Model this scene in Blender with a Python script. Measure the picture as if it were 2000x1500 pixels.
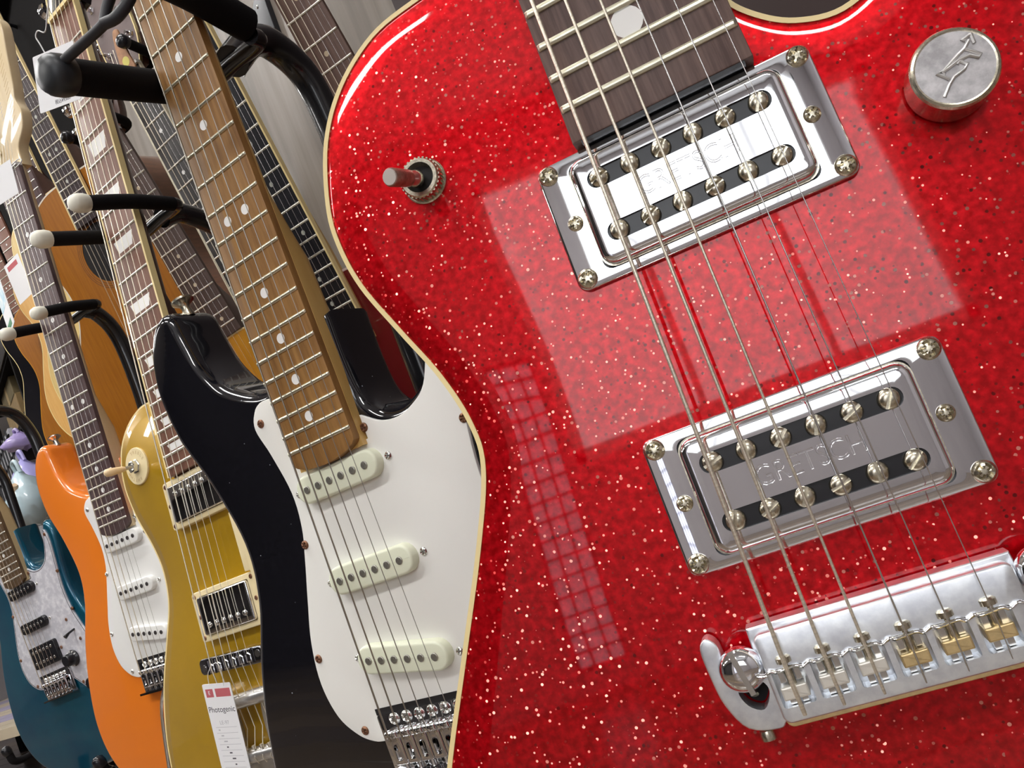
import bpy, bmesh, math, random
from mathutils import Vector, Matrix
from mathutils.geometry import delaunay_2d_cdt
random.seed(7)
S = bpy.context.scene
for o in list(bpy.data.objects): bpy.data.objects.remove(o)
COL = S.collection
MM = 0.001
# ---------------------------------------------------------------- camera
# columns: image right, image down, viewing direction, in world axes
W = Matrix(((0.81537, -0.37137, -0.44414), (0.44395, -0.09134, 0.89138), (-0.3716, -0.92398, 0.09039)))
CAM = Vector((0, 0, 0.62))
ZS = -0.530                      # floor level shift of the fitted poses
cd = bpy.data.cameras.new('camera'); cam = bpy.data.objects.new('camera', cd); COL.objects.link(cam)
cd.sensor_width = 36; cd.lens = 28.8; cd.clip_start = 0.01; cd.clip_end = 60
r_, d_, f_ = W.col[0].normalized(), W.col[1].normalized(), W.col[2].normalized()
cam.matrix_world = Matrix.Translation(CAM) @ Matrix((( r_.x, -d_.x, -f_.x, 0), (r_.y, -d_.y, -f_.y, 0), (r_.z, -d_.z, -f_.z, 0), (0, 0, 0, 1)))
S.camera = cam
def ray(px, py): return (W @ Vector(((px-1000)/1600, (py-750)/1600, 1)))
def at_y(px, py, y):             # point on the pixel's ray at world depth y
    d = ray(px, py); return CAM + d*(y/d.y)
# ---------------------------------------------------------------- world, exposure
wd = bpy.data.worlds.new('world'); S.world = wd; wd.use_nodes = True
bg = wd.node_tree.nodes['Background']; bg.inputs[0].default_value = (0.75, 0.82, 0.95, 1); bg.inputs[1].default_value = 0.3
S.view_settings.view_transform = 'Standard'; S.view_settings.look = 'None'
S.view_settings.exposure = 0.3; S.view_settings.gamma = 1; S.view_settings.use_curve_mapping = False
LAMP_POWER = 26.0; WINDOW_POWER = 2.3; LATTICE_POWER = 1.3

# ---------------------------------------------------------------- materials
MATS = {}
def mat(name, col, rough=0.5, metal=0.0, coat=0.0, var=0.0, vscale=40, stretch=(1, 1, 1), bump=0.0, col2=None, emit=0, ramp=(0.35, 0.65), crough=0.03, spec=None):
    if name in MATS: return MATS[name]
    m = bpy.data.materials.new(name); m.use_nodes = True; MATS[name] = m
    nt = m.node_tree; p = nt.nodes['Principled BSDF']; N = nt.nodes.new; L = nt.links.new
    p.inputs['Base Color'].default_value = (*col, 1); p.inputs['Roughness'].default_value = rough; p.inputs['Metallic'].default_value = metal
    p.inputs['Coat Weight'].default_value = coat; p.inputs['Coat Roughness'].default_value = crough
    if spec is not None: p.inputs['Specular IOR Level'].default_value = spec
    if emit: p.inputs['Emission Color'].default_value = (*col, 1); p.inputs['Emission Strength'].default_value = emit
    if var or col2 or bump:
        tc = N('ShaderNodeTexCoord'); mp = N('ShaderNodeMapping'); mp.inputs['Scale'].default_value = stretch
        nz = N('ShaderNodeTexNoise'); nz.inputs['Scale'].default_value = vscale; nz.inputs['Detail'].default_value = 5; nz.inputs['Roughness'].default_value = 0.6
        L(tc.outputs['Object'], mp.inputs[0]); L(mp.outputs[0], nz.inputs['Vector'])
        if var or col2:
            cr = N('ShaderNodeValToRGB'); cr.color_ramp.elements[0].position = ramp[0]; cr.color_ramp.elements[1].position = ramp[1]
            c2 = col2 or tuple(min(1, c*(1+var)) for c in col); c1 = col if col2 else tuple(c*(1-var) for c in col)
            cr.color_ramp.elements[0].color = (*c1, 1); cr.color_ramp.elements[1].color = (*c2, 1)
            L(nz.outputs['Fac'], cr.inputs[0]); L(cr.outputs[0], p.inputs['Base Color'])
        if bump:
            b = N('ShaderNodeBump'); b.inputs['Strength'].default_value = bump; b.inputs['Distance'].default_value = 0.0005
            L(nz.outputs['Fac'], b.inputs['Height']); L(b.outputs[0], p.inputs['Normal'])
    return m

def sparkle_mat():
    m = bpy.data.materials.new('red_sparkle'); m.use_nodes = True; nt = m.node_tree; N = nt.nodes.new; L = nt.links.new
    p = nt.nodes['Principled BSDF']
    tc = N('ShaderNodeTexCoord'); vo = N('ShaderNodeTexVoronoi'); vo.inputs['Scale'].default_value = 720
    L(tc.outputs['Object'], vo.inputs['Vector'])
    sep = N('ShaderNodeSeparateColor'); L(vo.outputs['Color'], sep.inputs[0])
    # which cells hold a flake, and how large it is
    has = N('ShaderNodeMath'); has.operation = 'GREATER_THAN'; has.inputs[1].default_value = 0.54; L(sep.outputs[0], has.inputs[0])
    rad = N('ShaderNodeMath'); rad.operation = 'MULTIPLY_ADD'; rad.inputs[1].default_value = 0.26; rad.inputs[2].default_value = 0.14; L(sep.outputs[1], rad.inputs[0])
    ins = N('ShaderNodeMath'); ins.operation = 'LESS_THAN'; L(vo.outputs['Distance'], ins.inputs[0]); L(rad.outputs[0], ins.inputs[1])
    fl = N('ShaderNodeMath'); fl.operation = 'MULTIPLY'; L(has.outputs[0], fl.inputs[0]); L(ins.outputs[0], fl.inputs[1])
    cr = N('ShaderNodeValToRGB'); e = cr.color_ramp.elements
    e[0].position = 0.0; e[0].color = (0.6, 0.02, 0.025, 1); e[1].position = 1.0; e[1].color = (1.0, 0.42, 0.34, 1)
    k = e.new(0.6); k.color = (0.85, 0.09, 0.08, 1); L(sep.outputs[2], cr.inputs[0])
    nz = N('ShaderNodeTexNoise'); nz.inputs['Scale'].default_value = 420; nz.inputs['Detail'].default_value = 4; L(tc.outputs['Object'], nz.inputs['Vector'])
    br = N('ShaderNodeValToRGB'); br.color_ramp.elements[0].position = 0.35; br.color_ramp.elements[1].position = 0.7
    br.color_ramp.elements[0].color = (0.34, 0.001, 0.003, 1); br.color_ramp.elements[1].color = (0.70, 0.005, 0.012, 1); L(nz.outputs['Fac'], br.inputs[0])
    mx = N('ShaderNodeMix'); mx.data_type = 'RGBA'; L(fl.outputs[0], mx.inputs[0]); L(br.outputs[0], mx.inputs[6]); L(cr.outputs[0], mx.inputs[7])
    L(mx.outputs[2], p.inputs['Base Color'])
    # each flake lies at its own tilt
    geo = N('ShaderNodeNewGeometry'); sub = N('ShaderNodeVectorMath'); sub.operation = 'SUBTRACT'; sub.inputs[1].default_value = (0.5, 0.5, 0.5)
    L(vo.outputs['Color'], sub.inputs[0]); sc = N('ShaderNodeVectorMath'); sc.operation = 'SCALE'; L(sub.outputs[0], sc.inputs[0])
    sm = N('ShaderNodeMath'); sm.operation = 'MULTIPLY'; sm.inputs[1].default_value = 1.0; L(fl.outputs[0], sm.inputs[0]); L(sm.outputs[0], sc.inputs['Scale'])
    ad = N('ShaderNodeVectorMath'); L(geo.outputs['Normal'], ad.inputs[0]); L(sc.outputs[0], ad.inputs[1])
    nm = N('ShaderNodeVectorMath'); nm.operation = 'NORMALIZE'; L(ad.outputs[0], nm.inputs[0]); L(nm.outputs[0], p.inputs['Normal'])
    mt = N('ShaderNodeMath'); mt.operation = 'MULTIPLY_ADD'; mt.inputs[1].default_value = 0.35; mt.inputs[2].default_value = 0.6; L(fl.outputs[0], mt.inputs[0]); L(mt.outputs[0], p.inputs['Metallic'])
    p.inputs['Roughness'].default_value = 0.38
    p.inputs['Specular IOR Level'].default_value = 0.0
    p.inputs['Coat Weight'].default_value = 0.8; p.inputs['Coat Roughness'].default_value = 0.03; p.inputs['Coat IOR'].default_value = 1.5
    MATS['red_sparkle'] = m; return m

RED = sparkle_mat()
CHROME = mat('chrome', (0.86, 0.87, 0.9), 0.04, 1.0)
NICKEL = mat('aged_nickel', (0.62, 0.57, 0.45), 0.25, 1.0, var=0.25, vscale=900)
WORN = mat('worn_chrome', (0.84, 0.87, 0.93), 0.34, 0.9, var=0.12, vscale=160, bump=0.12)
STEEL = mat('steel', (0.72, 0.71, 0.68), 0.22, 1.0)
RUSTY = mat('rusty_screw', (0.24, 0.12, 0.07), 0.5, 0.7, var=0.4, vscale=900)
BRASSREFL = mat('brass_saddle_and_reflection', (0.86, 0.66, 0.34), 0.3, 0.8, var=0.1, vscale=300)
PALEB = mat('pale_saddle', (0.95, 0.92, 0.84), 0.28, 0.6)
WOUND = mat('wound_string', (0.88, 0.80, 0.66), 0.34, 0.8, var=0.15, vscale=700, stretch=(0.1, 2, 0.1))
PLAIN = mat('plain_string', (0.75, 0.74, 0.72), 0.25, 1.0)
FRET = mat('fret_wire', (0.80, 0.76, 0.60), 0.3, 0.9, var=0.28, vscale=700)
FRET2 = mat('bright_fret_wire', (0.85, 0.83, 0.74), 0.3, 0.75)
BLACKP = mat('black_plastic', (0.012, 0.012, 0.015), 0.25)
RUBBER = mat('black_foam', (0.007, 0.006, 0.007), 0.85, bump=0.25, vscale=900, spec=0.2)
TUBE = mat('black_tube', (0.012, 0.012, 0.014), 0.22, 0.0, 0.3)
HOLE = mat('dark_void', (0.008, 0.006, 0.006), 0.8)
CREAMB = mat('cream_binding', (0.95, 0.77, 0.38), 0.35, coat=0.3)
CREAMP = mat('cream_plastic', (0.88, 0.74, 0.44), 0.35)
WHITEP = mat('white_plastic', (0.92, 0.92, 0.90), 0.25, coat=0.2)
MINT = mat('mint_pickup_cover', (0.86, 0.89, 0.70), 0.3)
GUARD = mat('aged_white_guard', (0.95, 0.945, 0.90), 0.16, coat=0.4)
DOT = mat('pearl_dot', (0.95, 0.94, 0.92), 0.3)
POLE = mat('grey_pole', (0.36, 0.35, 0.31), 0.4, 0.8, var=0.2, vscale=900)
BLACKG = mat('gloss_black', (0.006, 0.006, 0.009), 0.1, coat=1.0, var=0.3, vscale=300)
def dust(m):
    nt = m.node_tree; N = nt.nodes.new; L = nt.links.new; p = nt.nodes['Principled BSDF']; old = p.inputs['Base Color'].links[0].from_socket
    tc = N('ShaderNodeTexCoord'); vo = N('ShaderNodeTexVoronoi'); vo.inputs['Scale'].default_value = 190; L(tc.outputs['Object'], vo.inputs['Vector'])
    sp = N('ShaderNodeSeparateColor'); L(vo.outputs['Color'], sp.inputs[0])
    h = N('ShaderNodeMath'); h.operation = 'GREATER_THAN'; h.inputs[1].default_value = 0.86; L(sp.outputs[0], h.inputs[0])
    r = N('ShaderNodeMath'); r.operation = 'MULTIPLY'; r.inputs[1].default_value = 0.10; L(sp.outputs[1], r.inputs[0])
    d = N('ShaderNodeMath'); d.operation = 'LESS_THAN'; L(vo.outputs['Distance'], d.inputs[0]); L(r.outputs[0], d.inputs[1])
    k = N('ShaderNodeMath'); k.operation = 'MULTIPLY'; L(h.outputs[0], k.inputs[0]); L(d.outputs[0], k.inputs[1])
    mx = N('ShaderNodeMix'); mx.data_type = 'RGBA'; L(k.outputs[0], mx.inputs[0]); L(old, mx.inputs[6]); mx.inputs[7].default_value = (0.35, 0.37, 0.42, 1); L(mx.outputs[2], p.inputs['Base Color'])
dust(BLACKG)
ROSE = mat('dark_rosewood', (0.085, 0.045, 0.038), 0.48, col2=(0.19, 0.115, 0.095), vscale=40, stretch=(12, 0.7, 6), bump=0.12)
ROSEM = mat('mauve_rosewood', (0.072, 0.043, 0.045), 0.4, col2=(0.15, 0.10, 0.10), vscale=40, stretch=(12, 0.7, 6))
ROSEL = mat('light_rosewood', (0.17, 0.075, 0.05), 0.4, col2=(0.27, 0.13, 0.09), vscale=40, stretch=(12, 0.7, 6))
PAUF = mat('golden_brown_wood', (0.22, 0.10, 0.026), 0.5, col2=(0.43, 0.225, 0.068), vscale=22, stretch=(9, 0.8, 4), ramp=(0.3, 0.7), bump=0.06)
EBONY = mat('ebony', (0.010, 0.010, 0.014), 0.35, col2=(0.022, 0.022, 0.028), vscale=40, stretch=(12, 0.7, 6))
MAPLE = mat('maple', (0.66, 0.41, 0.12), 0.35, coat=0.4, col2=(0.78, 0.52, 0.19), vscale=14, stretch=(6, 0.8, 4))
MAPLEP = mat('pale_maple', (0.74, 0.58, 0.34), 0.35, coat=0.4, col2=(0.80, 0.65, 0.42), vscale=14, stretch=(6, 0.8, 4))
MAHOG = mat('dark_mahogany', (0.06, 0.022, 0.014), 0.35, coat=0.4, col2=(0.10, 0.04, 0.025), vscale=14, stretch=(6, 0.8, 4))
GOLDT = mat('gold_top', (0.52, 0.30, 0.006), 0.32, 0.25, coat=1.0, var=0.06, vscale=12)
ORANGE = mat('orange_gloss', (0.90, 0.225, 0.015), 0.28, coat=1.0)
TEAL = mat('teal_gloss', (0.0, 0.075, 0.145), 0.3, 0.4, coat=0.8, col2=(0.0, 0.105, 0.17), vscale=10)
AMBER = mat('amber_spruce', (0.34, 0.115, 0.008), 0.35, coat=0.6, col2=(0.42, 0.155, 0.012), vscale=30, stretch=(8, 0.5, 1))
HONEY = mat('honey_spruce', (0.62, 0.27, 0.015), 0.3, coat=0.6, col2=(0.70, 0.33, 0.03), vscale=30, stretch=(8, 0.5, 1))
BLOND = mat('blond_spruce', (0.85, 0.62, 0.23), 0.3, coat=0.7, col2=(0.90, 0.68, 0.30), vscale=30, stretch=(8, 0.5, 1))
PEACH = mat('peach_spruce', (0.84, 0.47, 0.14), 0.3, coat=0.7, col2=(0.90, 0.54, 0.19), vscale=30, stretch=(8, 0.5, 1))
CHERRY = mat('dark_cherry', (0.16, 0.004, 0.008), 0.35, coat=0.5)
SIDEW = mat('brown_side', (0.16, 0.06, 0.025), 0.35, coat=0.5, var=0.2, vscale=30, stretch=(1, 6, 1))
PAPER = mat('white_card', (0.90, 0.90, 0.92), 0.7)
INK = mat('grey_ink', (0.06, 0.055, 0.07), 0.8)
INKF = mat('faint_ink', (0.55, 0.54, 0.58), 0.8)
INKR = mat('red_ink', (0.55, 0.13, 0.15), 0.8)
INKG = mat('gold_ink', (0.62, 0.45, 0.22), 0.6)
THREAD = mat('white_thread', (0.85, 0.85, 0.85), 0.7)
WHITECAP = mat('ivory_cap', (0.88, 0.86, 0.74), 0.45)

def pearl_mat():
    m = mat('white_pearl', (0.60, 0.60, 0.66), 0.25, coat=0.5, col2=(0.86, 0.86, 0.90), vscale=110, ramp=(0.45, 0.72)); return m
PEARL = pearl_mat()

# ---------------------------------------------------------------- mesh building (millimetres in, metres out)
class MB:
    def __init__(s): s.v = []; s.f = []
    def add(s, v, f):
        o = len(s.v); s.v += [tuple(p) for p in v]; s.f += [tuple(i+o for i in q) for q in f]; return s
    def box(s, x0, x1, y0, y1, z0, z1, M=None):
        v = [Vector((x, y, z)) for z in (z0, z1) for y in (y0, y1) for x in (x0, x1)]
        if M: v = [M @ p for p in v]
        return s.add(v, [(0, 2, 3, 1), (4, 5, 7, 6), (0, 1, 5, 4), (2, 6, 7, 3), (0, 4, 6, 2), (1, 3, 7, 5)])
    def loft(s, rings, cap=True, closed=False):
        n = len(rings[0]); v = [p for r in rings for p in r]; f = []
        m = len(rings)
        for k in range(m if closed else m-1):
            a = k*n; b = ((k+1) % m)*n
            for i in range(n): j = (i+1) % n; f.append((a+i, a+j, b+j, b+i))
        if cap and not closed: f.append(tuple(reversed(range(n)))); f.append(tuple(range((m-1)*n, m*n)))
        return s.add(v, f)
    def cap(s, ring, up):         # robust cap for a concave outline
        z = ring[0][2]; n = len(ring); vs, _, fs, *_r = delaunay_2d_cdt([Vector(p[:2]) for p in ring], [(i, (i+1) % n) for i in range(n)], [], 1, 1e-5)
        return s.add([(p.x, p.y, z) for p in vs], [tuple(f) for f in fs])
    def tube(s, pts, r, n=10, cap=True):
        pts = [Vector(p) for p in pts]; rs = r if isinstance(r, (list, tuple)) else [r]*len(pts); rings = []; up = None
        for i, p in enumerate(pts):
            t = (pts[min(i+1, len(pts)-1)]-pts[max(i-1, 0)]).normalized()
            if up is None: up = Vector((0, 0, 1)) if abs(t.z) < 0.9 else Vector((1, 0, 0))
            a = (up-t*up.dot(t)).normalized(); b = t.cross(a); up = a
            rings.append([p+(a*math.cos(2*math.pi*k/n)+b*math.sin(2*math.pi*k/n))*rs[i] for k in range(n)])
        return s.loft(rings, cap)
    def cyl(s, p0, p1, r0, r1=None, n=16): return s.tube([p0, p1], [r0, r0 if r1 is None else r1], n)
    def lathe(s, prof, c=(0, 0, 0), n=20, M=None):
        rings = []
        for r, z in prof:
            ring = [Vector((r*math.cos(2*math.pi*k/n), r*math.sin(2*math.pi*k/n), z)) for k in range(n)]
            rings.append([(M @ p if M else p)+Vector(c) for p in ring])
        return s.loft(rings)
    def prism(s, ol, z0, z1, bt=0, bb=0, st=4, asp=1.0, cdt=False):
        rings = []
        if bb:
            for k in range(st): a = math.pi/2*k/st; rings.append([(x, y, z0+bb*(1-math.cos(a))) for x, y in offset(ol, asp*bb*(1-math.sin(a)))])
        rings.append([(x, y, z0+bb) for x, y in ol]); rings.append([(x, y, z1-bt) for x, y in ol])
        if bt:
            for k in range(1, st+1): a = math.pi/2*k/st; rings.append([(x, y, z1-bt+bt*math.sin(a)) for x, y in offset(ol, asp*bt*(1-math.cos(a)))])
        if cdt: s.loft(rings, False); s.cap(rings[0], 0); return s.cap(rings[-1], 1)
        return s.loft(rings)
    def ring(s, ol, inset, z0, z1):
        a = ol; b = offset(ol, inset); n = len(ol)
        return s.loft([[(x, y, z0) for x, y in a], [(x, y, z1) for x, y in a], [(x, y, z1) for x, y in b], [(x, y, z0) for x, y in b]], closed=True)
    def mul(s, M): s.v = [tuple(M @ Vector(p)) for p in s.v]; return s
    def obj(s, name, m, parent=None, smooth=35, scale=MM):
        me = bpy.data.meshes.new(name); me.from_pydata([(x*scale, y*scale, z*scale) for x, y, z in s.v], [], s.f)
        b = bmesh.new(); b.from_mesh(me); bmesh.ops.remove_doubles(b, verts=b.verts, dist=1e-6); bmesh.ops.recalc_face_normals(b, faces=b.faces); b.to_mesh(me); b.free()
        return link(name, me, m, parent, smooth)
def link(name, me, m, parent=None, smooth=35):
    if not me.materials: me.materials.append(m)
    if smooth: me.shade_smooth(); me.set_sharp_from_angle(angle=math.radians(smooth))
    o = bpy.data.objects.new(name, me); COL.objects.link(o)
    if parent: o.parent = parent
    return o
def offset(ol, d):
    n = len(ol); out = []
    ar = sum(ol[i][0]*ol[(i+1) % n][1]-ol[(i+1) % n][0]*ol[i][1] for i in range(n)); sg = 1 if ar > 0 else -1
    for i in range(n):
        a = Vector(ol[i-1]); b = Vector(ol[i]); c = Vector(ol[(i+1) % n])
        e1 = (b-a).normalized(); e2 = (c-b).normalized()
        n1 = Vector((-e1.y, e1.x))*sg; n2 = Vector((-e2.y, e2.x))*sg; m = n1+n2
        if m.length < 1e-6: m = n1
        m.normalize(); k = d/max(0.5, m.dot(n1)); out.append((b.x+m.x*k, b.y+m.y*k))
    return out
def spline(pts, sub=6):          # closed Catmull-Rom; a point with a third entry is a sharp corner
    n = len(pts); out = []
    P = lambda i: Vector(pts[i % n][:2]); cor = lambda i: len(pts[i % n]) > 2
    for i in range(n):
        p1, p2 = P(i), P(i+1); p0 = P(i-1) if not cor(i) else p1*2-p2; p3 = P(i+2) if not cor(i+1) else p2*2-p1
        for k in range(sub):
            t = k/sub; q = 0.5*((2*p1)+(p2-p0)*t+(2*p0-5*p1+4*p2-p3)*t*t+(3*p1-p0-3*p2+p3)*t**3); out.append((q.x, q.y))
    return out
def path3(pts, sub=8):           # open Catmull-Rom in 3D
    P = [Vector(p) for p in pts]; out = []
    for i in range(len(P)-1):
        p1, p2 = P[i], P[i+1]; p0 = P[i-1] if i else p1*2-p2; p3 = P[i+2] if i+2 < len(P) else p2*2-p1
        for k in range(sub):
            t = k/sub; out.append(0.5*((2*p1)+(p2-p0)*t+(2*p0-5*p1+4*p2-p3)*t*t+(3*p1-p0-3*p2+p3)*t**3))
    return out+[P[-1]]
def rrect(cx, cy, hw, hh, r, n=5):
    o = []
    for sx, sy, a0 in ((1, 1, 0), (-1, 1, 90), (-1, -1, 180), (1, -1, 270)):
        for k in range(n+1):
            a = math.radians(a0+90*k/n); o.append((cx+sx*(hw-r)+r*math.cos(a), cy+sy*(hh-r)+r*math.sin(a)))
    return o
def circle(cx, cy, r, n=24): return [(cx+r*math.cos(2*math.pi*k/n), cy+r*math.sin(2*math.pi*k/n)) for k in range(n)]
def holed(ol, holes, z0, z1, bt=0.0, st=3):      # plate with real openings
    bm = bmesh.new(); V = lambda p, z: bm.verts.new((p[0]*MM, p[1]*MM, z*MM))
    def loop(o, z): return [V(p, z) for p in o]
    def wall(a, b):
        n = len(a)
        for i in range(n): j = (i+1) % n; bm.faces.new((a[i], a[j], b[j], b[i]))
    def edges(l): return [bm.edges.get((l[i], l[(i+1) % len(l)])) or bm.edges.new((l[i], l[(i+1) % len(l)])) for i in range(len(l))]
    outer = [loop(ol, z0), loop(ol, z1-bt)]
    for k in range(1, st+1 if bt else 1): a = math.pi/2*k/st; outer.append(loop(offset(ol, bt*(1-math.cos(a))), z1-bt+bt*math.sin(a)))
    for a, b in zip(outer, outer[1:]): wall(a, b)
    te = edges(outer[-1]); be = edges(outer[0])
    for h in holes:
        hb, ht = loop(h, z0), loop(h, z1); wall(ht, hb); te += edges(ht); be += edges(hb)
    bmesh.ops.triangle_fill(bm, edges=te, use_beauty=True); bmesh.ops.triangle_fill(bm, edges=be, use_beauty=True)
    bmesh.ops.recalc_face_normals(bm, faces=bm.faces)
    me = bpy.data.meshes.new('plate'); bm.to_mesh(me); bm.free(); return me
def text(name, s, size, m, parent, M, depth=0.1, align='CENTER', shear=0, outline=0):
    c = bpy.data.curves.new(name, 'FONT'); c.body = s; c.size = size*MM; c.extrude = depth*MM; c.align_x = align; c.align_y = 'CENTER'; c.shear = shear
    if outline: c.bevel_depth = outline*MM; c.extrude = 0; c.bevel_resolution = 1; c.dimensions = '3D'
    t = bpy.data.objects.new(name, c); COL.objects.link(t); bpy.context.view_layer.update()
    me = bpy.data.meshes.new_from_object(t.evaluated_get(bpy.context.evaluated_depsgraph_get())); bpy.data.objects.remove(t); bpy.data.curves.remove(c)
    if not len(me.vertices): return None
    me.transform(M); me.name = name; me.materials.clear(); return link(name, me, m, parent, 0)
def TR(x, y, z, rz=0): return Matrix.Translation((x*MM, y*MM, z*MM)) @ Matrix.Rotation(math.radians(rz), 4, 'Z')

def thing(name, label, cat, M, group=None):
    o = bpy.data.objects.new(name, None); COL.objects.link(o); o.empty_display_size = 0.05; o.matrix_world = M
    return tag(o, label, cat, group)
def tag(o, label, cat, group=None, kind=None):
    if label: o['label'] = label
    if cat: o['category'] = cat
    if group: o['group'] = group
    if kind: o['kind'] = kind
    return o
def struct(o): o['kind'] = 'structure'; return o
def pose(t, R, s=1.0):           # fitted pose in mm; s moves it along its line of sight
    t = Vector((t[0]*MM, t[1]*MM, t[2]*MM+ZS)); t = CAM+(t-CAM)*s
    R = Matrix(R); x = R.col[0].normalized(); z = R.col[2].normalized(); y = z.cross(x).normalized(); z = x.cross(y)
    return Matrix(((x.x, y.x, z.x, t.x), (x.y, y.y, z.y, t.y), (x.z, y.z, z.z, t.z), (0, 0, 0, 1)))
SH = {}
def shared(key, build):
    if key not in SH: SH[key] = build()
    return SH[key]
def inst(name, key, build, m, parent, loc, rz=0, sc=(1, 1, 1), smooth=35):
    """one piece of many alike, sharing mesh data"""
    if key not in SH: o = build().obj(name, m, parent, smooth); SH[key] = o.data
    else: o = bpy.data.objects.new(name, SH[key]); COL.objects.link(o); o.parent = parent
    o.location = Vector(loc)*MM; o.rotation_euler = (0, 0, math.radians(rz)); o.scale = sc; return o

# shared small pieces, built round the origin facing +z
def m_phillips(r, h=1.2):
    def b():
        q = MB(); q.lathe([(r, -0.5), (r, h*0.35), (r*0.86, h*0.75), (r*0.55, h)], n=18)
        return q
    return b
def screw(parent, x, y, z, r, m, key, rz=None, slot=False, name='screw'):
    """domed screw head with a cut cross or a single slot"""
    rz = random.uniform(0, 90) if rz is None else rz
    def b():
        n = 24; q = MB(); w = r*0.17; prof = [(1.0, -0.4), (1.0, 0.25), (0.92, 0.5), (0.75, 0.75), (0.5, 0.92), (0.25, 1.0)]
        h = r*0.55; rings = []
        for rr, zz in prof:
            ring = []
            for k in range(n):
                a = 2*math.pi*k/n; x0 = rr*r*math.cos(a); y0 = rr*r*math.sin(a); cut = 0
                if slot: cut = abs(y0) < w
                else: cut = (abs(y0) < w and abs(x0) < r*0.62) or (abs(x0) < w and abs(y0) < r*0.62)
                ring.append((x0, y0, zz*h-(h*0.7 if cut and rr < 0.95 else 0)))
            rings.append(ring)
        q.loft(rings)
        if slot: q.box(-r*0.97, r*0.97, -w, w, h*0.1, h*0.18)
        return q
    return inst(name, key, b, m, parent, (x, y, z), rz, smooth=25)
def slot_pole(parent, x, y, z, r, m, key, rz):
    def b():
        q = MB(); w = r*0.16
        for sgn in (1, -1):       # two half domes either side of the slot
            pts = []
            for k in range(13): a = math.pi*k/12; pts.append((r*math.cos(a), sgn*(w+(r-w)*math.sin(a))))
            rings = []
            for sc, zz in ((1, -0.6), (1, 0.1), (0.92, 0.42), (0.75, 0.68), (0.45, 0.88), (0.2, 0.93)):
                rings.append([(px*sc, sgn*w+(py-sgn*w)*sc, zz*r*0.75) for px, py in pts])
            q.loft(rings)
        q.lathe([(r*0.97, -r*0.5), (r*0.97, r*0.08)], n=16)
        return q
    return inst('pole_screw', key, b, m, parent, (x, y, z), rz)

def fret_mesh():
    pr = [(-1.25, 0), (-1.15, 0.6), (-0.7, 1.0), (0, 1.15), (0.7, 1.0), (1.15, 0.6), (1.25, 0)]
    q = MB(); q.loft([[(x, y, z*k) for y, z in pr] for x, k in ((-0.5, 0.35), (-0.485, 1), (0.485, 1), (0.5, 0.35))]); return q
DOTS = (3, 5, 7, 9, 12, 15, 17, 19, 21)
fd = lambda L, n: L*2**(-n/12)

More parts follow.
